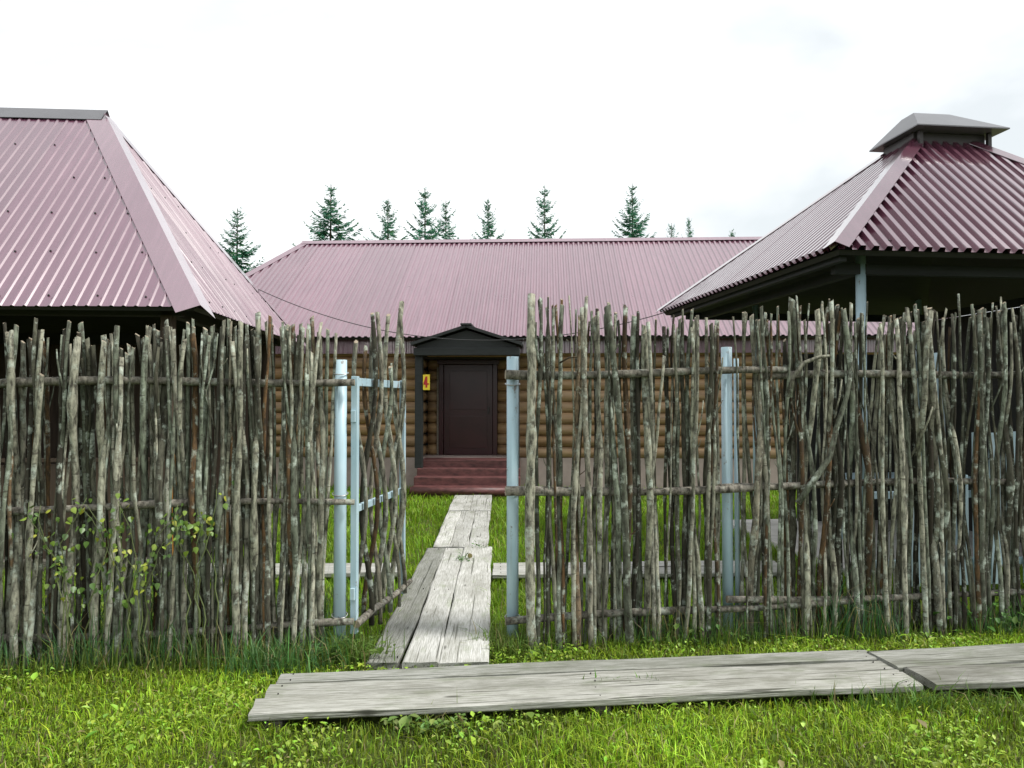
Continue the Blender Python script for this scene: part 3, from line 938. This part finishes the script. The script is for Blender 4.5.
def build_gate():
    hx, hy = -1.062, 5.15
    vx, vy = 0.165, 1.09
    ln = math.hypot(vx, vy)
    g = empty('wattle_gate', (hx, hy, 0), math.atan2(vy, vx))
    tag(g, 'pale blue steel gate filled with sticks, swung open into the yard', 'gate')
    box('stile', -0.022, 0.022, -0.022, 0.022, 0.13, 1.86, M['blue'], g, 0.004)
    box('stile', ln - 0.022, ln + 0.022, -0.022, 0.022, 0.12, 1.86, M['blue'], g, 0.004)
    box('crossbar', 0.0225, ln - 0.0225, -0.015, 0.015, 1.795, 1.85, M['blue'], g, 0.003)
    box('crossbar', 0.0225, ln - 0.0225, -0.015, 0.015, 0.94, 0.985, M['blue'], g, 0.003)
    tube('rail', [(-0.04, -0.03, 0.20), (0.3, -0.04, 0.215), (0.8, -0.035, 0.19), (ln + 0.1, -0.04, 0.20)], [0.026, 0.025, 0.022, 0.02], [M['bark_rail'], M['cut']], g, 8, 0.05, 4)
    for z in (0.36, 1.55):
        box('hinge', -0.045, -0.0225, -0.015, 0.015, z, z + 0.08, M['blue'], g, 0.004)
    rails = (0.2, 0.96, 1.82)
    rnd = random.Random(8)
    for k, (x, h, r) in enumerate(((0.10, 2.10, .020), (0.21, 2.32, .022), (0.33, 2.08, .019), (0.43, 2.34, .020), (0.53, 2.22, .024), (0.66, 1.95, .021), (0.76, 2.36, .023), (0.88, 2.20, .017), (0.97, 2.50, .025), (1.03, 2.44, .018))):
        s = -1 if k % 2 else 1
        me = stick_mesh(h, r * 0.9, r * 0.7, rnd.gauss(0, 0.018), 900 + k, [s * 0.045, -s * 0.045, s * 0.045], rails, base=0.10 + rnd.uniform(-.05, .05), fork=k in (1, 8), kink=0.010)
        link('stick', me, [M['bark'], M['cut']], g, (x, 0, 0))
build_gate()

# ------------------------------------------------------------------ boardwalks
def plank_mesh(L, W, T, seed, ragged=0.014, warp=0.012, taper=(1.0, 1.0)):
    rnd = random.Random(seed)
    n = max(8, int(L / 0.14))
    b = 0.008
    V, F = [], []
    s1, s2 = rnd.uniform(0, 99), rnd.uniform(0, 99)
    for i in range(n + 1):
        t = i / n
        x = -L / 2 + L * t
        wf = taper[0] + (taper[1] - taper[0]) * t
        yl = -W / 2 * wf + ragged * mnoise.noise((x * 1.6, s1, 0)) + 0.004 * mnoise.noise((x * 9, s1, 0))
        yr = W / 2 * wf + ragged * mnoise.noise((x * 1.6, s2, 5)) + 0.004 * mnoise.noise((x * 9, s2, 0))
        zo = warp * mnoise.noise((x * 0.9, s1, s2))
        cup = warp * 0.6 * mnoise.noise((x * 0.7, s2, s1))
        ring = [(yl + b, 0), (yr - b, 0), (yr, b), (yr + 0.002, T - b), (yr - b * 1.2, T), ((yl + yr) / 2, T - abs(cup)), (yl + b * 1.2, T), (yl - 0.002, T - b), (yl, b)]
        for (y, z) in ring:
            ex = 0
            if i in (0, n): ex = 0.012 * mnoise.noise((y * 14, s1 + i, 2.0)) + 0.006 * rnd.uniform(-1, 1)
            V.append((x + ex, y, z + (zo if z > T / 2 else zo * 0.8)))
    k = 9
    for i in range(n):
        for j in range(k):
            j2 = (j + 1) % k
            F.append((i * k + j, (i + 1) * k + j, (i + 1) * k + j2, i * k + j2))
    F.append(tuple(range(k))); F.append(tuple(n * k + j for j in range(k - 1, -1, -1)))
    return mesh_py('plank', V, F)

EXCL = []      # ground rectangles kept free of grass: (cx, cy, angle, half length, half width)
def boardwalk(name, label, cx, cy, ang, planks, ztop, group=None):
    """planks: (along, across, length, width, material, dz, turn)"""
    w = empty(name, (cx, cy, 0), ang)
    tag(w, label, 'boardwalk')
    sd = int(abs(cx * 131 + cy * 71)) + 3
    bx = []
    for k, p in enumerate(planks):
        a, c, L, Wd, mt, dz, tn = p
        T = 0.045
        o = link('plank', plank_mesh(L, Wd, T, sd * 17 + k), M[mt], w, (a, c, ztop - T + dz), (0, 0, R(tn)))
        bx.append((a, c, L, Wd))
    NV, NF = [], []
    for (a, c, L, W_) in bx:
        for ea in (a - L / 2 + 0.07, a, a + L / 2 - 0.07):
            for ec in (c - W_ * 0.28, c + W_ * 0.30):
                ba = len(NV)
                for q in range(6):
                    NV.append((ea + 0.004 * math.cos(q * 1.047), ec + 0.004 * math.sin(q * 1.047), ztop + 0.002))
                NV += [(x, y, z - 0.03) for x, y, z in NV[ba:ba + 6]]
                NF.append(tuple(range(ba, ba + 6)))
                NF += [(ba + q, ba + 6 + q, ba + 6 + (q + 1) % 6, ba + (q + 1) % 6) for q in range(6)]
    link('nail_heads', mesh_py('nail_heads', NV, NF), M['screw'], w)['kind'] = 'stuff'
    a0 = min(a - L / 2 for a, c, L, W_ in bx); a1 = max(a + L / 2 for a, c, L, W_ in bx)
    c0 = min(c - W_ / 2 for a, c, L, W_ in bx); c1 = max(c + W_ / 2 for a, c, L, W_ in bx)
    n = max(2, int((a1 - a0) / 1.5) + 1)
    for k in range(n):
        a = a0 + 0.12 + (a1 - a0 - 0.24) * k / (n - 1)
        box('bearer', a - 0.045, a + 0.045, c0 + 0.03, c1 - 0.03, -0.03, ztop - 0.056, M['bearer'], w, 0.006)
    m = Matrix.Rotation(ang, 4, 'Z') @ Vector(((a0 + a1) / 2, (c0 + c1) / 2, 0))
    EXCL.append((cx + m.x, cy + m.y, ang, (a1 - a0) / 2, (c1 - c0) / 2))
    return w
BA = math.atan(0.112)
# front boardwalk along the verge: left length of three planks, right length of two
boardwalk('boardwalk', 'three grey weathered planks lying along the grass before the gate', 0.47, 4.41, BA,
          [(0.02, 0.215, 3.64, 0.165, 'plank_wet', 0.0, 0.15), (0.0, 0.02, 3.66, 0.20, 'plank_front', -0.004, -0.1), (-0.02, -0.2, 3.68, 0.205, 'plank_front', 0.003, 0.05)], 0.10)
boardwalk('boardwalk', 'two broad dark-stained planks at the right end of the front boardwalk', 3.88, 4.78, BA + 0.03,
          [(0.0, 0.16, 3.2, 0.29, 'plank_wet', 0.006, 0.2), (0.02, -0.145, 3.15, 0.27, 'plank_front', 0.0, -0.3)], 0.108)
# walkway from the gate to the steps
WA = R(90 + 1.25)
boardwalk('plank_walkway', 'near stretch of pale planks leading through the open gate', -0.545, 6.53, WA,
          [(0.03, 0.270, 3.60, 0.20, 'plank_wet', -0.006, -0.9), (0.0, 0.055, 3.66, 0.21, 'plank', 0.0, 0.0), (0.0, -0.21, 3.66, 0.30, 'plank', 0.003, -0.1)], 0.085)
boardwalk('plank_walkway', 'middle stretch of pale planks crossing the lawn', -0.595, 9.75, R(91.0),
          [(0.0, 0.215, 2.68, 0.185, 'plank', 0.0, 0.1), (0.02, 0.02, 2.70, 0.20, 'plank', 0.004, 0.0), (0.0, -0.195, 2.68, 0.215, 'plank', -0.002, 0.1)], 0.085)
boardwalk('plank_walkway', 'far stretch of grey planks ending at the maroon steps', -0.64, 12.05, R(91.0),
          [(0.0, 0.16, 1.78, 0.31, 'plank', 0.0, 0.0), (0.0, -0.16, 1.78, 0.31, 'plank', 0.003, 0.0)], 0.085)
# cross walk in the yard, in two runs either side of the walkway
boardwalk('yard_boardwalk', 'pale cross planks behind the left fence inside the yard', -2.15, 7.32, R(2),
          [(0.0, 0.13, 2.2, 0.24, 'plank', 0.0, 0.0), (0.0, -0.13, 2.2, 0.24, 'plank', 0.003, 0.0)], 0.09)
boardwalk('yard_boardwalk', 'pale cross planks running right of the walkway to the pavilion', 1.22, 7.36, R(1.5),
          [(0.0, 0.13, 2.8, 0.24, 'plank', 0.0, 0.0), (0.0, -0.13, 2.8, 0.24, 'plank', 0.002, 0.0)], 0.09)
EXCL.append((in_frame(pav_right, 2.31, 2.85).x, in_frame(pav_right, 2.31, 2.85).y, PR, 1.54, 1.5))
EXCL.append((in_frame(pav_left, 3.5, 2.5).x, in_frame(pav_left, 3.5, 2.5).y, PL, 3.3, 2.3))
EXCL.append((-0.9, 13.9, HR, 1.0, 0.75))

# ------------------------------------------------------------------ grass, weeds
def free_mask(P, margin=0.0):
    ok = np.ones(len(P), bool)
    for (cx, cy, a, hl, hw) in EXCL:
        dx, dy = P[:, 0] - cx, P[:, 1] - cy
        u = dx * math.cos(a) + dy * math.sin(a); v = -dx * math.sin(a) + dy * math.cos(a)
        ok &= ~((np.abs(u) < hl + margin) & (np.abs(v) < hw + margin))
    return ok

def patch(P, f, seed):
    """cheap smooth value noise from a few rotated sines, 0..1"""
    r = np.random.default_rng(seed)
    s = np.zeros(len(P))
    for k in range(6):
        a = r.uniform(0, 6.28); fr = f * r.uniform(0.5, 1.9)
        s += np.sin((P[:, 0] * math.cos(a) + P[:, 1] * math.sin(a)) * fr + r.uniform(0, 6.28))
    return 0.5 + s / 7.0

def blades(P, h, w, lean, cols, bend=0.5):
    """P (n,2) base points -> verts, tri faces, tints; 5 verts and 3 triangles per blade"""
    n = len(P)
    az = rng.uniform(0, 2 * np.pi, n); fa = az + rng.normal(np.pi / 2, 0.5, n)
    d = np.stack([np.cos(az), np.sin(az)], 1) * (h * lean)[:, None]
    s = np.stack([np.cos(fa), np.sin(fa)], 1) * (w / 2)[:, None]
    z0 = np.full(n, -0.03)
    zm = h * 0.55; zt = h * (1 - bend * np.minimum(lean, 1.2) * 0.45)
    V = np.zeros((n, 5, 3))
    V[:, 0, :2] = P - s; V[:, 1, :2] = P + s
    V[:, 0, 2] = V[:, 1, 2] = z0
    m = P + d * 0.38
    V[:, 2, :2] = m - s * 0.8; V[:, 3, :2] = m + s * 0.8
    V[:, 2, 2] = V[:, 3, 2] = zm
    V[:, 4, :2] = P + d; V[:, 4, 2] = zt
    b = (np.arange(n) * 5)[:, None]
    F = np.concatenate([b + [0, 1, 3], b + [0, 3, 2], b + [2, 3, 4]], 0)
    T = np.ones((n, 5, 4)); T[:, :, :3] = cols[:, None, :]
    return V.reshape(-1, 3), F, T.reshape(-1, 4)

def grass_cols(n, base, var, dry=0.06):
    c = np.array(base)[None, :] * rng.uniform(1 - var, 1 + var, (n, 1))
    c = c * (1 + rng.normal(0, 0.10, (n, 3)))
    m = rng.random(n) < dry
    c[m] = np.array((0.34, 0.29, 0.13)) * rng.uniform(0.6, 1.1, (m.sum(), 1))
    return np.clip(c, 0.005, 0.8)

def leaves(P, z, size, tilt, cols, lob=0.62):
    """small ovate leaves: 5-vertex folded shape, 4 triangles around a midrib"""
    n = len(P)
    az = rng.uniform(0, 2 * np.pi, n)
    f = np.stack([np.cos(az), np.sin(az), np.zeros(n)], 1)
    s = np.stack([-np.sin(az), np.cos(az), np.zeros(n)], 1)
    up = np.array([0, 0, 1.0])[None]
    ct, st = np.cos(tilt)[:, None], np.sin(tilt)[:, None]
    f2 = f * ct + up * st
    nn = up * ct - f * st
    c = np.concatenate([P, z[:, None]], 1)
    S = size[:, None]
    V = np.stack([c - f2 * S * .5, c - f2 * S * .12 + s * S * lob * .5 + nn * S * .12, c + f2 * S * .5 - nn * S * .10, c - f2 * S * .12 - s * S * lob * .5 + nn * S * .12, c + f2 * S * .22 + s * S * lob * .34 + nn * S * .05, c + f2 * S * .22 - s * S * lob * .34 + nn * S * .05], 1)
    b = (np.arange(n) * 6)[:, None]
    F = np.concatenate([b + [0, 2, 4], b + [0, 4, 1], b + [0, 5, 2], b + [0, 3, 5]], 0)
    T = np.ones((n, 6, 4)); T[:, :, :3] = cols[:, None, :]
    return V.reshape(-1, 3), F, T.reshape(-1, 4)

def scatter(n, x0, x1, y0, y1):
    return np.stack([rng.uniform(x0, x1, n), rng.uniform(y0, y1, n)], 1)

class Acc:
    def __init__(self): self.V, self.F, self.T, self.o = [], [], [], 0
    def add(self, vft):
        v, f, t = vft
        self.V.append(v); self.F.append(f + self.o); self.T.append(t); self.o += len(v)
    def build(self, name, mat, label, cat):
        o = link(name, np_mesh(name, np.concatenate(self.V), np.concatenate(self.F), np.concatenate(self.T)), mat)
        return tag(o, label, cat, kind='stuff')

def build_grass():
    # verge in front of the fence
    A = Acc()
    P = scatter(290000, -4.6, 5.4, 2.2, 6.0)
    P = P[(np.abs(P[:, 0]) < 0.70 * P[:, 1] + 0.9) & (P[:, 1] < fence_y(P[:, 0]) + 0.1)]
    P = P[free_mask(P, -0.03)]
    pn = patch(P, 2.6, 1); pm = patch(P, 6.0, 2)
    keep = rng.random(len(P)) < 0.35 + 0.85 * pn
    P, pn, pm = P[keep], pn[keep], pm[keep]
    n = len(P)
    h = rng.gamma(4.5, 0.0085, n) * (0.40 + 0.9 * pm) + 0.010
    c = grass_cols(n, (0.265, 0.405, 0.026), 0.5, 0.07)
    c *= (0.62 + 0.75 * pn)[:, None] * np.where(rng.random(n) < 0.30, 0.35, 1.0)[:, None]  # a share of blades tinted dark for the shaded gaps in the turf
    A.add(blades(P, h, rng.uniform(0.0035, 0.0075, n), rng.gamma(2.4, 0.38, n), c))
    A.build('verge_grass', M['grass'], 'short bright green grass on the verge before the boardwalk', 'grass')
    # broad-leaved weeds in the verge
    B = Acc()
    P = scatter(80000, -4.4, 5.0, 2.3, 5.4)
    P = P[(np.abs(P[:, 0]) < 0.70 * P[:, 1] + 0.8) & (P[:, 1] < fence_y(P[:, 0]) - 0.05)]
    P = P[free_mask(P, 0.0)]
    pn = patch(P, 4.5, 5)
    P = P[rng.random(len(P)) < np.clip((pn - 0.42) * 2.2, 0.06, 0.8)]
    n = len(P)
    c = grass_cols(n, (0.275, 0.425, 0.045), 0.45, 0.02)
    m = rng.random(n) < 0.16
    c[m] *= np.array((1.5, 1.3, 2.6))  # some leaves paled, highlights painted into the tint
    B.add(leaves(P, rng.uniform(0.012, 0.075, n), rng.gamma(4, 0.0050, n), rng.normal(0.2, 0.65, n), c))
    B.build('verge_weeds', M['leaf'], 'low broad-leaved weeds scattered through the verge grass', 'weeds')
    # lawn in the yard
    C = Acc()
    P = scatter(210000, -6.5, 7.5, 5.2, 15.0)
    P = P[(np.abs(P[:, 0]) < 0.70 * P[:, 1] + 0.6) & (P[:, 1] > fence_y(P[:, 0]) - 0.02)]
    P = P[free_mask(P, -0.02)]
    P = P[rng.random(len(P)) < np.clip(7.5 / P[:, 1], 0, 1) * (0.6 + 0.5 * patch(P, 2.0, 8))]
    hc = P - np.array([[-0.9, 14.6]])
    P = P[(hc[:, 0] * math.sin(-HR) + hc[:, 1] * math.cos(HR)) < -0.05]
    n = len(P)
    h = rng.gamma(6, 0.010, n) * (0.6 + 0.8 * patch(P, 5, 9)) + 0.012
    c = grass_cols(n, (0.20, 0.345, 0.018), 0.3, 0.03) * (0.82 + 0.36 * patch(P, 2.4, 12))[:, None]
    C.add(blades(P, h, rng.uniform(0.004, 0.008, n) * (0.6 + P[:, 1] / 10), rng.gamma(2.2, 0.30, n), c))
    C.build('lawn_grass', M['grass'], 'bright green lawn inside the yard around the walkway', 'grass')
    # tall grass along the foot of the fences
    D = Acc()
    def strip(n, x0, x1, dy0, dy1, hm, hs, col, dry, wv=(0.004, 0.009), lean=0.4):
        x = rng.uniform(x0, x1, n)
        P = np.stack([x, fence_y(x) + rng.uniform(dy0, dy1, n)], 1)
        P = P[free_mask(P, 0.0)]
        n = len(P)
        h = np.clip(rng.normal(hm, hs, n), 0.05, 0.8) * (0.55 + 0.8 * patch(P, 5, 21))
        D.add(blades(P, h, rng.uniform(wv[0], wv[1], n), np.abs(rng.normal(0, lean, n)) + 0.1, grass_cols(n, col, 0.35, dry), 0.8))
    strip(2300, -4.4, -1.25, -0.20, 0.12, 0.16, 0.08, (0.13, 0.20, 0.035), 0.12)
    strip(700, -4.4, -1.9, -0.16, 0.05, 0.33, 0.10, (0.075, 0.165, 0.055), 0.10)
    strip(2600, -4.4, -1.3, 0.15, 0.75, 0.38, 0.12, (0.06, 0.12, 0.03), 0.1)  # extra strip tinted dark to stand for shade behind the left fence
    strip(420, -1.9, -1.0, -0.30, 0.05, 0.20, 0.09, (0.075, 0.175, 0.055), 0.12)
    strip(2600, 0.05, 4.9, -0.12, 0.18, 0.12, 0.06, (0.13, 0.23, 0.03), 0.10)
    strip(420, 0.85, 2.1, -0.12, 0.10, 0.34, 0.10, (0.060, 0.135, 0.040), 0.22, (0.003, 0.006))
    strip(200, 2.2, 2.8, -0.12, 0.06, 0.33, 0.08, (0.055, 0.14, 0.05), 0.12)
    strip(600, 3.3, 4.9, -0.14, 0.10, 0.36, 0.10, (0.075, 0.16, 0.045), 0.12)
    D.build('tall_grass', M['grass'], 'tall rank grass growing along the foot of the stick fences', 'grass')
build_grass()

# ferny clumps by the gate and small sprouts between the planks
def weed_clump(name, label, x, y, n, spread, h, col, seed, z=0.0, nl=0):
    global rng
    keep = rng
    rng = np.random.default_rng(seed)
    A = Acc()
    P = np.stack([rng.normal(x, spread[0], n), rng.normal(y, spread[1], n)], 1)
    v, f, t = blades(P, np.clip(rng.normal(h, h * 0.3, n), 0.03, 1), rng.uniform(0.004, 0.010, n), np.abs(rng.normal(0.2, 0.55, n)) + 0.1, grass_cols(n, col, 0.35, 0.04), 0.9)
    v[:, 2] += z
    A.add((v, f, t))
    if nl:
        P = np.stack([rng.normal(x, spread[0], nl), rng.normal(y, spread[1], nl)], 1)
        A.add(leaves(P, z + np.abs(rng.normal(h * 0.5, h * 0.25, nl)), rng.gamma(7, 0.006, nl), rng.normal(0.2, 0.5, nl), grass_cols(nl, col, 0.3, 0.03)))
    rng = keep
    o = link(name, np_mesh(name, np.concatenate(A.V), np.concatenate(A.F), np.concatenate(A.T)), M['grass'])
    return tag(o, label, 'plant', kind='stuff' if spread[0] > 0.2 else None)
weed_clump('weed_clump', 'feathery bright green weed clump at the foot of the left gate post', -1.02, 4.93, 520, (0.10, 0.07), 0.17, (0.12, 0.20, 0.035), 1, 0, 130)
weed_clump('weed_clump', 'bluish green grass clump left of the boardwalk end', -1.50, 4.72, 260, (0.12, 0.06), 0.20, (0.085, 0.18, 0.05), 2)
weed_clump('weed_clump', 'green grass tuft hugging the right gate post', -0.03, 5.13, 420, (0.10, 0.10), 0.16, (0.13, 0.20, 0.035), 3)
weed_clump('weed_sprout', 'small leafy sprout growing through the walkway planks', -0.50, 7.72, 22, (0.04, 0.04), 0.10, (0.08, 0.20, 0.03), 4, 0.05, 22)
weed_clump('weed_sprout', 'little sprout at the joint of the near and middle walkway planks', -0.36, 8.32, 16, (0.05, 0.03), 0.09, (0.08, 0.20, 0.03), 5, 0.05, 14)
weed_clump('weed_clump', 'leafy weed with pale leaves against the front edge of the boardwalk', -0.42, 3.93, 60, (0.12, 0.03), 0.07, (0.17, 0.27, 0.06), 6, 0, 110)
weed_clump('weed_clump', 'thick grass growing over the joint of the front boardwalk', 2.25, 4.22, 320, (0.30, 0.06), 0.13, (0.10, 0.19, 0.03), 7)
weed_clump('weed_clump', 'broad leafed weed at the fence foot right of the post', 1.15, 5.28, 90, (0.22, 0.06), 0.15, (0.11, 0.20, 0.04), 8, 0, 90)
weed_clump('weed_clump', 'low leafy weed by the fence at the right edge of the yard', 3.75, 5.50, 120, (0.28, 0.07), 0.24, (0.09, 0.19, 0.04), 9, 0, 120)
weed_clump('weed_sprout', 'fine grass sprouting from the gap between the front planks', 0.70, 4.41, 60, (0.16, 0.015), 0.07, (0.10, 0.20, 0.03), 10, 0.05)

# climbing vines in the left fence
def leaf_mesh():
    V = [(0, 0, 0), (0.022, 0.006, 0.004), (0.026, 0.024, 0.004), (0.015, 0.046, 0.0), (0, 0.066, -0.008), (-0.015, 0.046, 0.0), (-0.026, 0.024, 0.004), (-0.022, 0.006, 0.004), (0, 0.03, -0.005)]
    F = [(8, 0, 1, 2), (8, 2, 3, 4), (8, 4, 5, 6), (8, 6, 7, 0)]
    me = mesh_py('leaf', V, F, True)
    me.materials.append(M['vine'])
    return me
LEAF = leaf_mesh()
def vine(label, x, ztop, n, seed, wander, zlo=0.45):
    rnd = random.Random(seed)
    o = empty('climbing_vine', (x, fence_y(x) - 0.09, 0), FA)
    tag(o, label, 'vine')
    for sidx in range(5):
        pts = []
        ph = rnd.uniform(0, 6)
        zt = ztop * rnd.uniform(0.8, 1.0)
        for i in range(13):
            t = i / 12
            pts.append(Vector((rnd.uniform(-.02, .02) + wander * math.sin(t * 4 + ph) * t + (sidx - 2) * wander * 0.35, 0.03 * math.sin(t * 11 + ph) , zt * t - 0.02)))
        tube('stem', pts, [0.006 - 0.004 * i / 12 for i in range(13)], M['stem'], o, 5)
        for k in range(n // 5):
            t = rnd.uniform(zlo / zt, 1.0)
            i = min(11, int(t * 12))
            p = pts[i].lerp(pts[i + 1], t * 12 - i)
            l = link('leaf', LEAF, None, o)
            l.location = p + Vector((rnd.gauss(0, 0.055), rnd.uniform(-0.05, 0.09), rnd.gauss(0, 0.05)))
            l.rotation_euler = (rnd.uniform(R(-150), R(-60)), rnd.uniform(-.5, .5), rnd.uniform(-1.2, 1.2))
            s = rnd.uniform(0.32, 0.72); l.scale = (s, s, s)
vine('bindweed vine with yellowish leaves climbing the fence near the left edge', -2.72, 1.12, 132, 1, 0.16)
vine('bindweed vine climbing between the sticks amid the left fence', -2.36, 1.10, 96, 2, 0.12)
vine('leafy vine tangled at mid height of the fence nearest the orange batten', -1.98, 1.16, 108, 3, 0.10, 0.85)

# ------------------------------------------------------------------ spruces beyond the house
def spruce_crown(height, seed):
    rnd = np.random.default_rng(seed)
    Vs, Fs, Ts, o = [], [], [], 0
    z = height * 0.10
    whorls = []
    while z < height - 0.10:
        whorls.append(z)
        t = z / height
        z += (0.40 - 0.20 * t) * rnd.uniform(0.8, 1.2)
    for z in whorls:
        t = z / height
        R0 = (height - z) * 0.37 + 0.12
        nb = int(rnd.integers(5, 8)) if t > 0.6 else int(rnd.integers(6, 9))
        a0 = rnd.uniform(0, 6.28)
        for b in range(nb):
            az = a0 + b * 2 * np.pi / nb + rnd.normal(0, 0.35)
            zb = z + rnd.normal(0, 0.07)
            Lb = R0 * rnd.uniform(0.45, 1.12)
            rise = (-0.25 + 0.75 * t) + rnd.normal(0, 0.08)
            d = np.array([np.cos(az), np.sin(az), 0.0])
            side = np.array([-np.sin(az), np.cos(az), 0.0])
            m = max(6, int(Lb / 0.045))
            s = np.linspace(0.08, 1, m)
            C = np.array([0, 0, zb])[None] + d[None] * (Lb * s)[:, None]
            C[:, 2] += Lb * (rise * s + 0.22 * s ** 2.5 - 0.15 * s * (1 - s))
            # twigs to each side: slim needle-clad triangles
            for sg in (-1, 0, 1):
                tl = Lb * (0.42 * (1 - s) + 0.10) * rnd.uniform(0.6, 1.2, m) + 0.05
                td = side[None] * (sg * 0.85) + d[None] * (0.62 if sg else 1.0) + np.array([0, 0, 1.0])[None] * rnd.normal(-0.05, 0.22, (m, 1))
                td /= np.linalg.norm(td, axis=1, keepdims=True)
                if sg == 0: tl = tl * 0.6
                tip = C + td * tl[:, None]
                wv = np.cross(td, np.array([0, 0, 1.0])[None]) + rnd.normal(0, .4, (m, 3))
                wv /= np.linalg.norm(wv, axis=1, keepdims=True)
                ww = (0.036 + 0.16 * tl)[:, None] * 0.5
                mid = C + td * (tl * .5)[:, None]
                V = np.stack([C, mid - wv * ww, tip, mid + wv * ww], 1).reshape(-1, 3)
                bI = (np.arange(m) * 4)[:, None] + o
                Fs.append(np.concatenate([bI + [0, 1, 2], bI + [0, 2, 3]], 0))
                col = np.array((0.075, 0.235, 0.15)) * rnd.uniform(0.55, 1.5, (m, 1)) * np.array([1, 1, 1])
                lt = rnd.random(m) < 0.2
                col[lt] = np.array((0.11, 0.24, 0.11))
                T = np.ones((m, 4, 4)); T[:, :, :3] = col[:, None, :]
                Ts.append(T.reshape(-1, 4)); Vs.append(V); o += len(V)
    # leader shoot
    zz = np.linspace(height - 0.75, height, 14)
    for k, zc in enumerate(zz):
        m = 5
        az = rnd.uniform(0, 6.28, m)
        td = np.stack([np.cos(az), np.sin(az), np.full(m, 1.1)], 1)
        tl = (height - zc) * 0.22 + 0.05
        C = np.tile(np.array([[0, 0, zc]]), (m, 1)); tip = C + td * tl * .6
        wv = np.stack([-np.sin(az), np.cos(az), np.zeros(m)], 1) * 0.013
        mid = (C + tip) / 2
        V = np.stack([C, mid - wv, tip, mid + wv], 1).reshape(-1, 3)
        bI = (np.arange(m) * 4)[:, None] + o
        Fs.append(np.concatenate([bI + [0, 1, 2], bI + [0, 2, 3]], 0))
        T = np.ones((m, 4, 4)); T[:, :, :3] = np.array((0.06, 0.13, 0.055))
        Ts.append(T.reshape(-1, 4)); Vs.append(V); o += len(V)
    me = np_mesh('crown', np.concatenate(Vs), np.concatenate(Fs), np.concatenate(Ts))
    me.materials.append(M['needle'])
    return me

def build_spruces():
    base = 9.0
    crowns = [spruce_crown(base, 100 + k) for k in range(4)]
    V, F, _ = tube_data([(0, 0, -0.1), (0, 0, 2), (0.03, 0.02, 5), (0, 0, 7.5), (0, 0, 9.0)], [0.14, 0.115, 0.07, 0.03, 0.006], 8)
    tr = mesh_py('trunk', V, F, True); tr.materials.append(M['trunk'])
    # x, y, height, crown variant, width factor, label
    spots = [(-10.35, 28.5, 8.9, 0, 1.0, 'spruce showing above the right slope of the left pavilion roof'),
             (-6.95, 29.0, 9.95, 1, 1.0, 'bushiest spruce top, leftmost above the house ridge'),
             (-5.25, 32.0, 10.2, 2, 0.85, 'second spruce top from the left above the house ridge'),
             (-3.45, 30.0, 10.05, 3, 0.85, 'taller of the two close spruce tops above the ridge'),
             (-2.75, 31.5, 10.0, 0, 0.80, 'shorter of the two close spruce tops above the ridge'),
             (-0.98, 31.0, 9.95, 2, 0.72, 'spruce top standing nearest above the gabled porch'),
             (1.36, 31.5, 10.55, 3, 0.75, 'narrow spruce top left of the tallest one'),
             (4.85, 30.5, 10.4, 1, 0.80, 'tallest pointed spruce top near the right pavilion'),
             (6.85, 32.5, 9.25, 0, 0.7, 'tiny spruce tip left of the roof vent by the right pavilion'),
             (7.72, 33.0, 9.65, 2, 0.55, 'thin spruce tip beside the right roof vent'),
             (9.75, 33.5, 9.2, 3, 0.6, 'last spruce tip before the right pavilion roof')]
    for k, (x, y, h, c, wd, lab) in enumerate(spots):
        t = empty('spruce_tree', (x, y, 0), k * 1.9)
        s = h / base
        t.scale = (s * wd * 1.05, s * wd * 1.05, s)
        tag(t, lab, 'tree', 'spruces behind the house')
        link('crown', crowns[c], None, t)
        link('trunk', tr, None, t)
build_spruces()

# ------------------------------------------------------------------ overhead cable
def build_cable():
    a = in_frame(pav_left, 7.0 - 0.05, 4.6, 2.70) 
    a = Vector((-3.45, 11.2, 3.05)); b = Vector((3.05, 9.4, 3.42))
    a = in_frame(pav_left, 6.42, 4.35, 3.42)
    b = in_frame(pav_right, 0.25, 4.2, 2.96)
    pts = []
    for i in range(41):
        t = i / 40
        p = a.lerp(b, t)
        p.z -= 0.62 * 4 * t * (1 - t)
        pts.append(p)
    tag(tube('overhead_cable', pts, 0.006, M['cable'], None, 6), 'thin black cable sagging across the yard between the two pavilion roofs', 'cable')
build_cable()
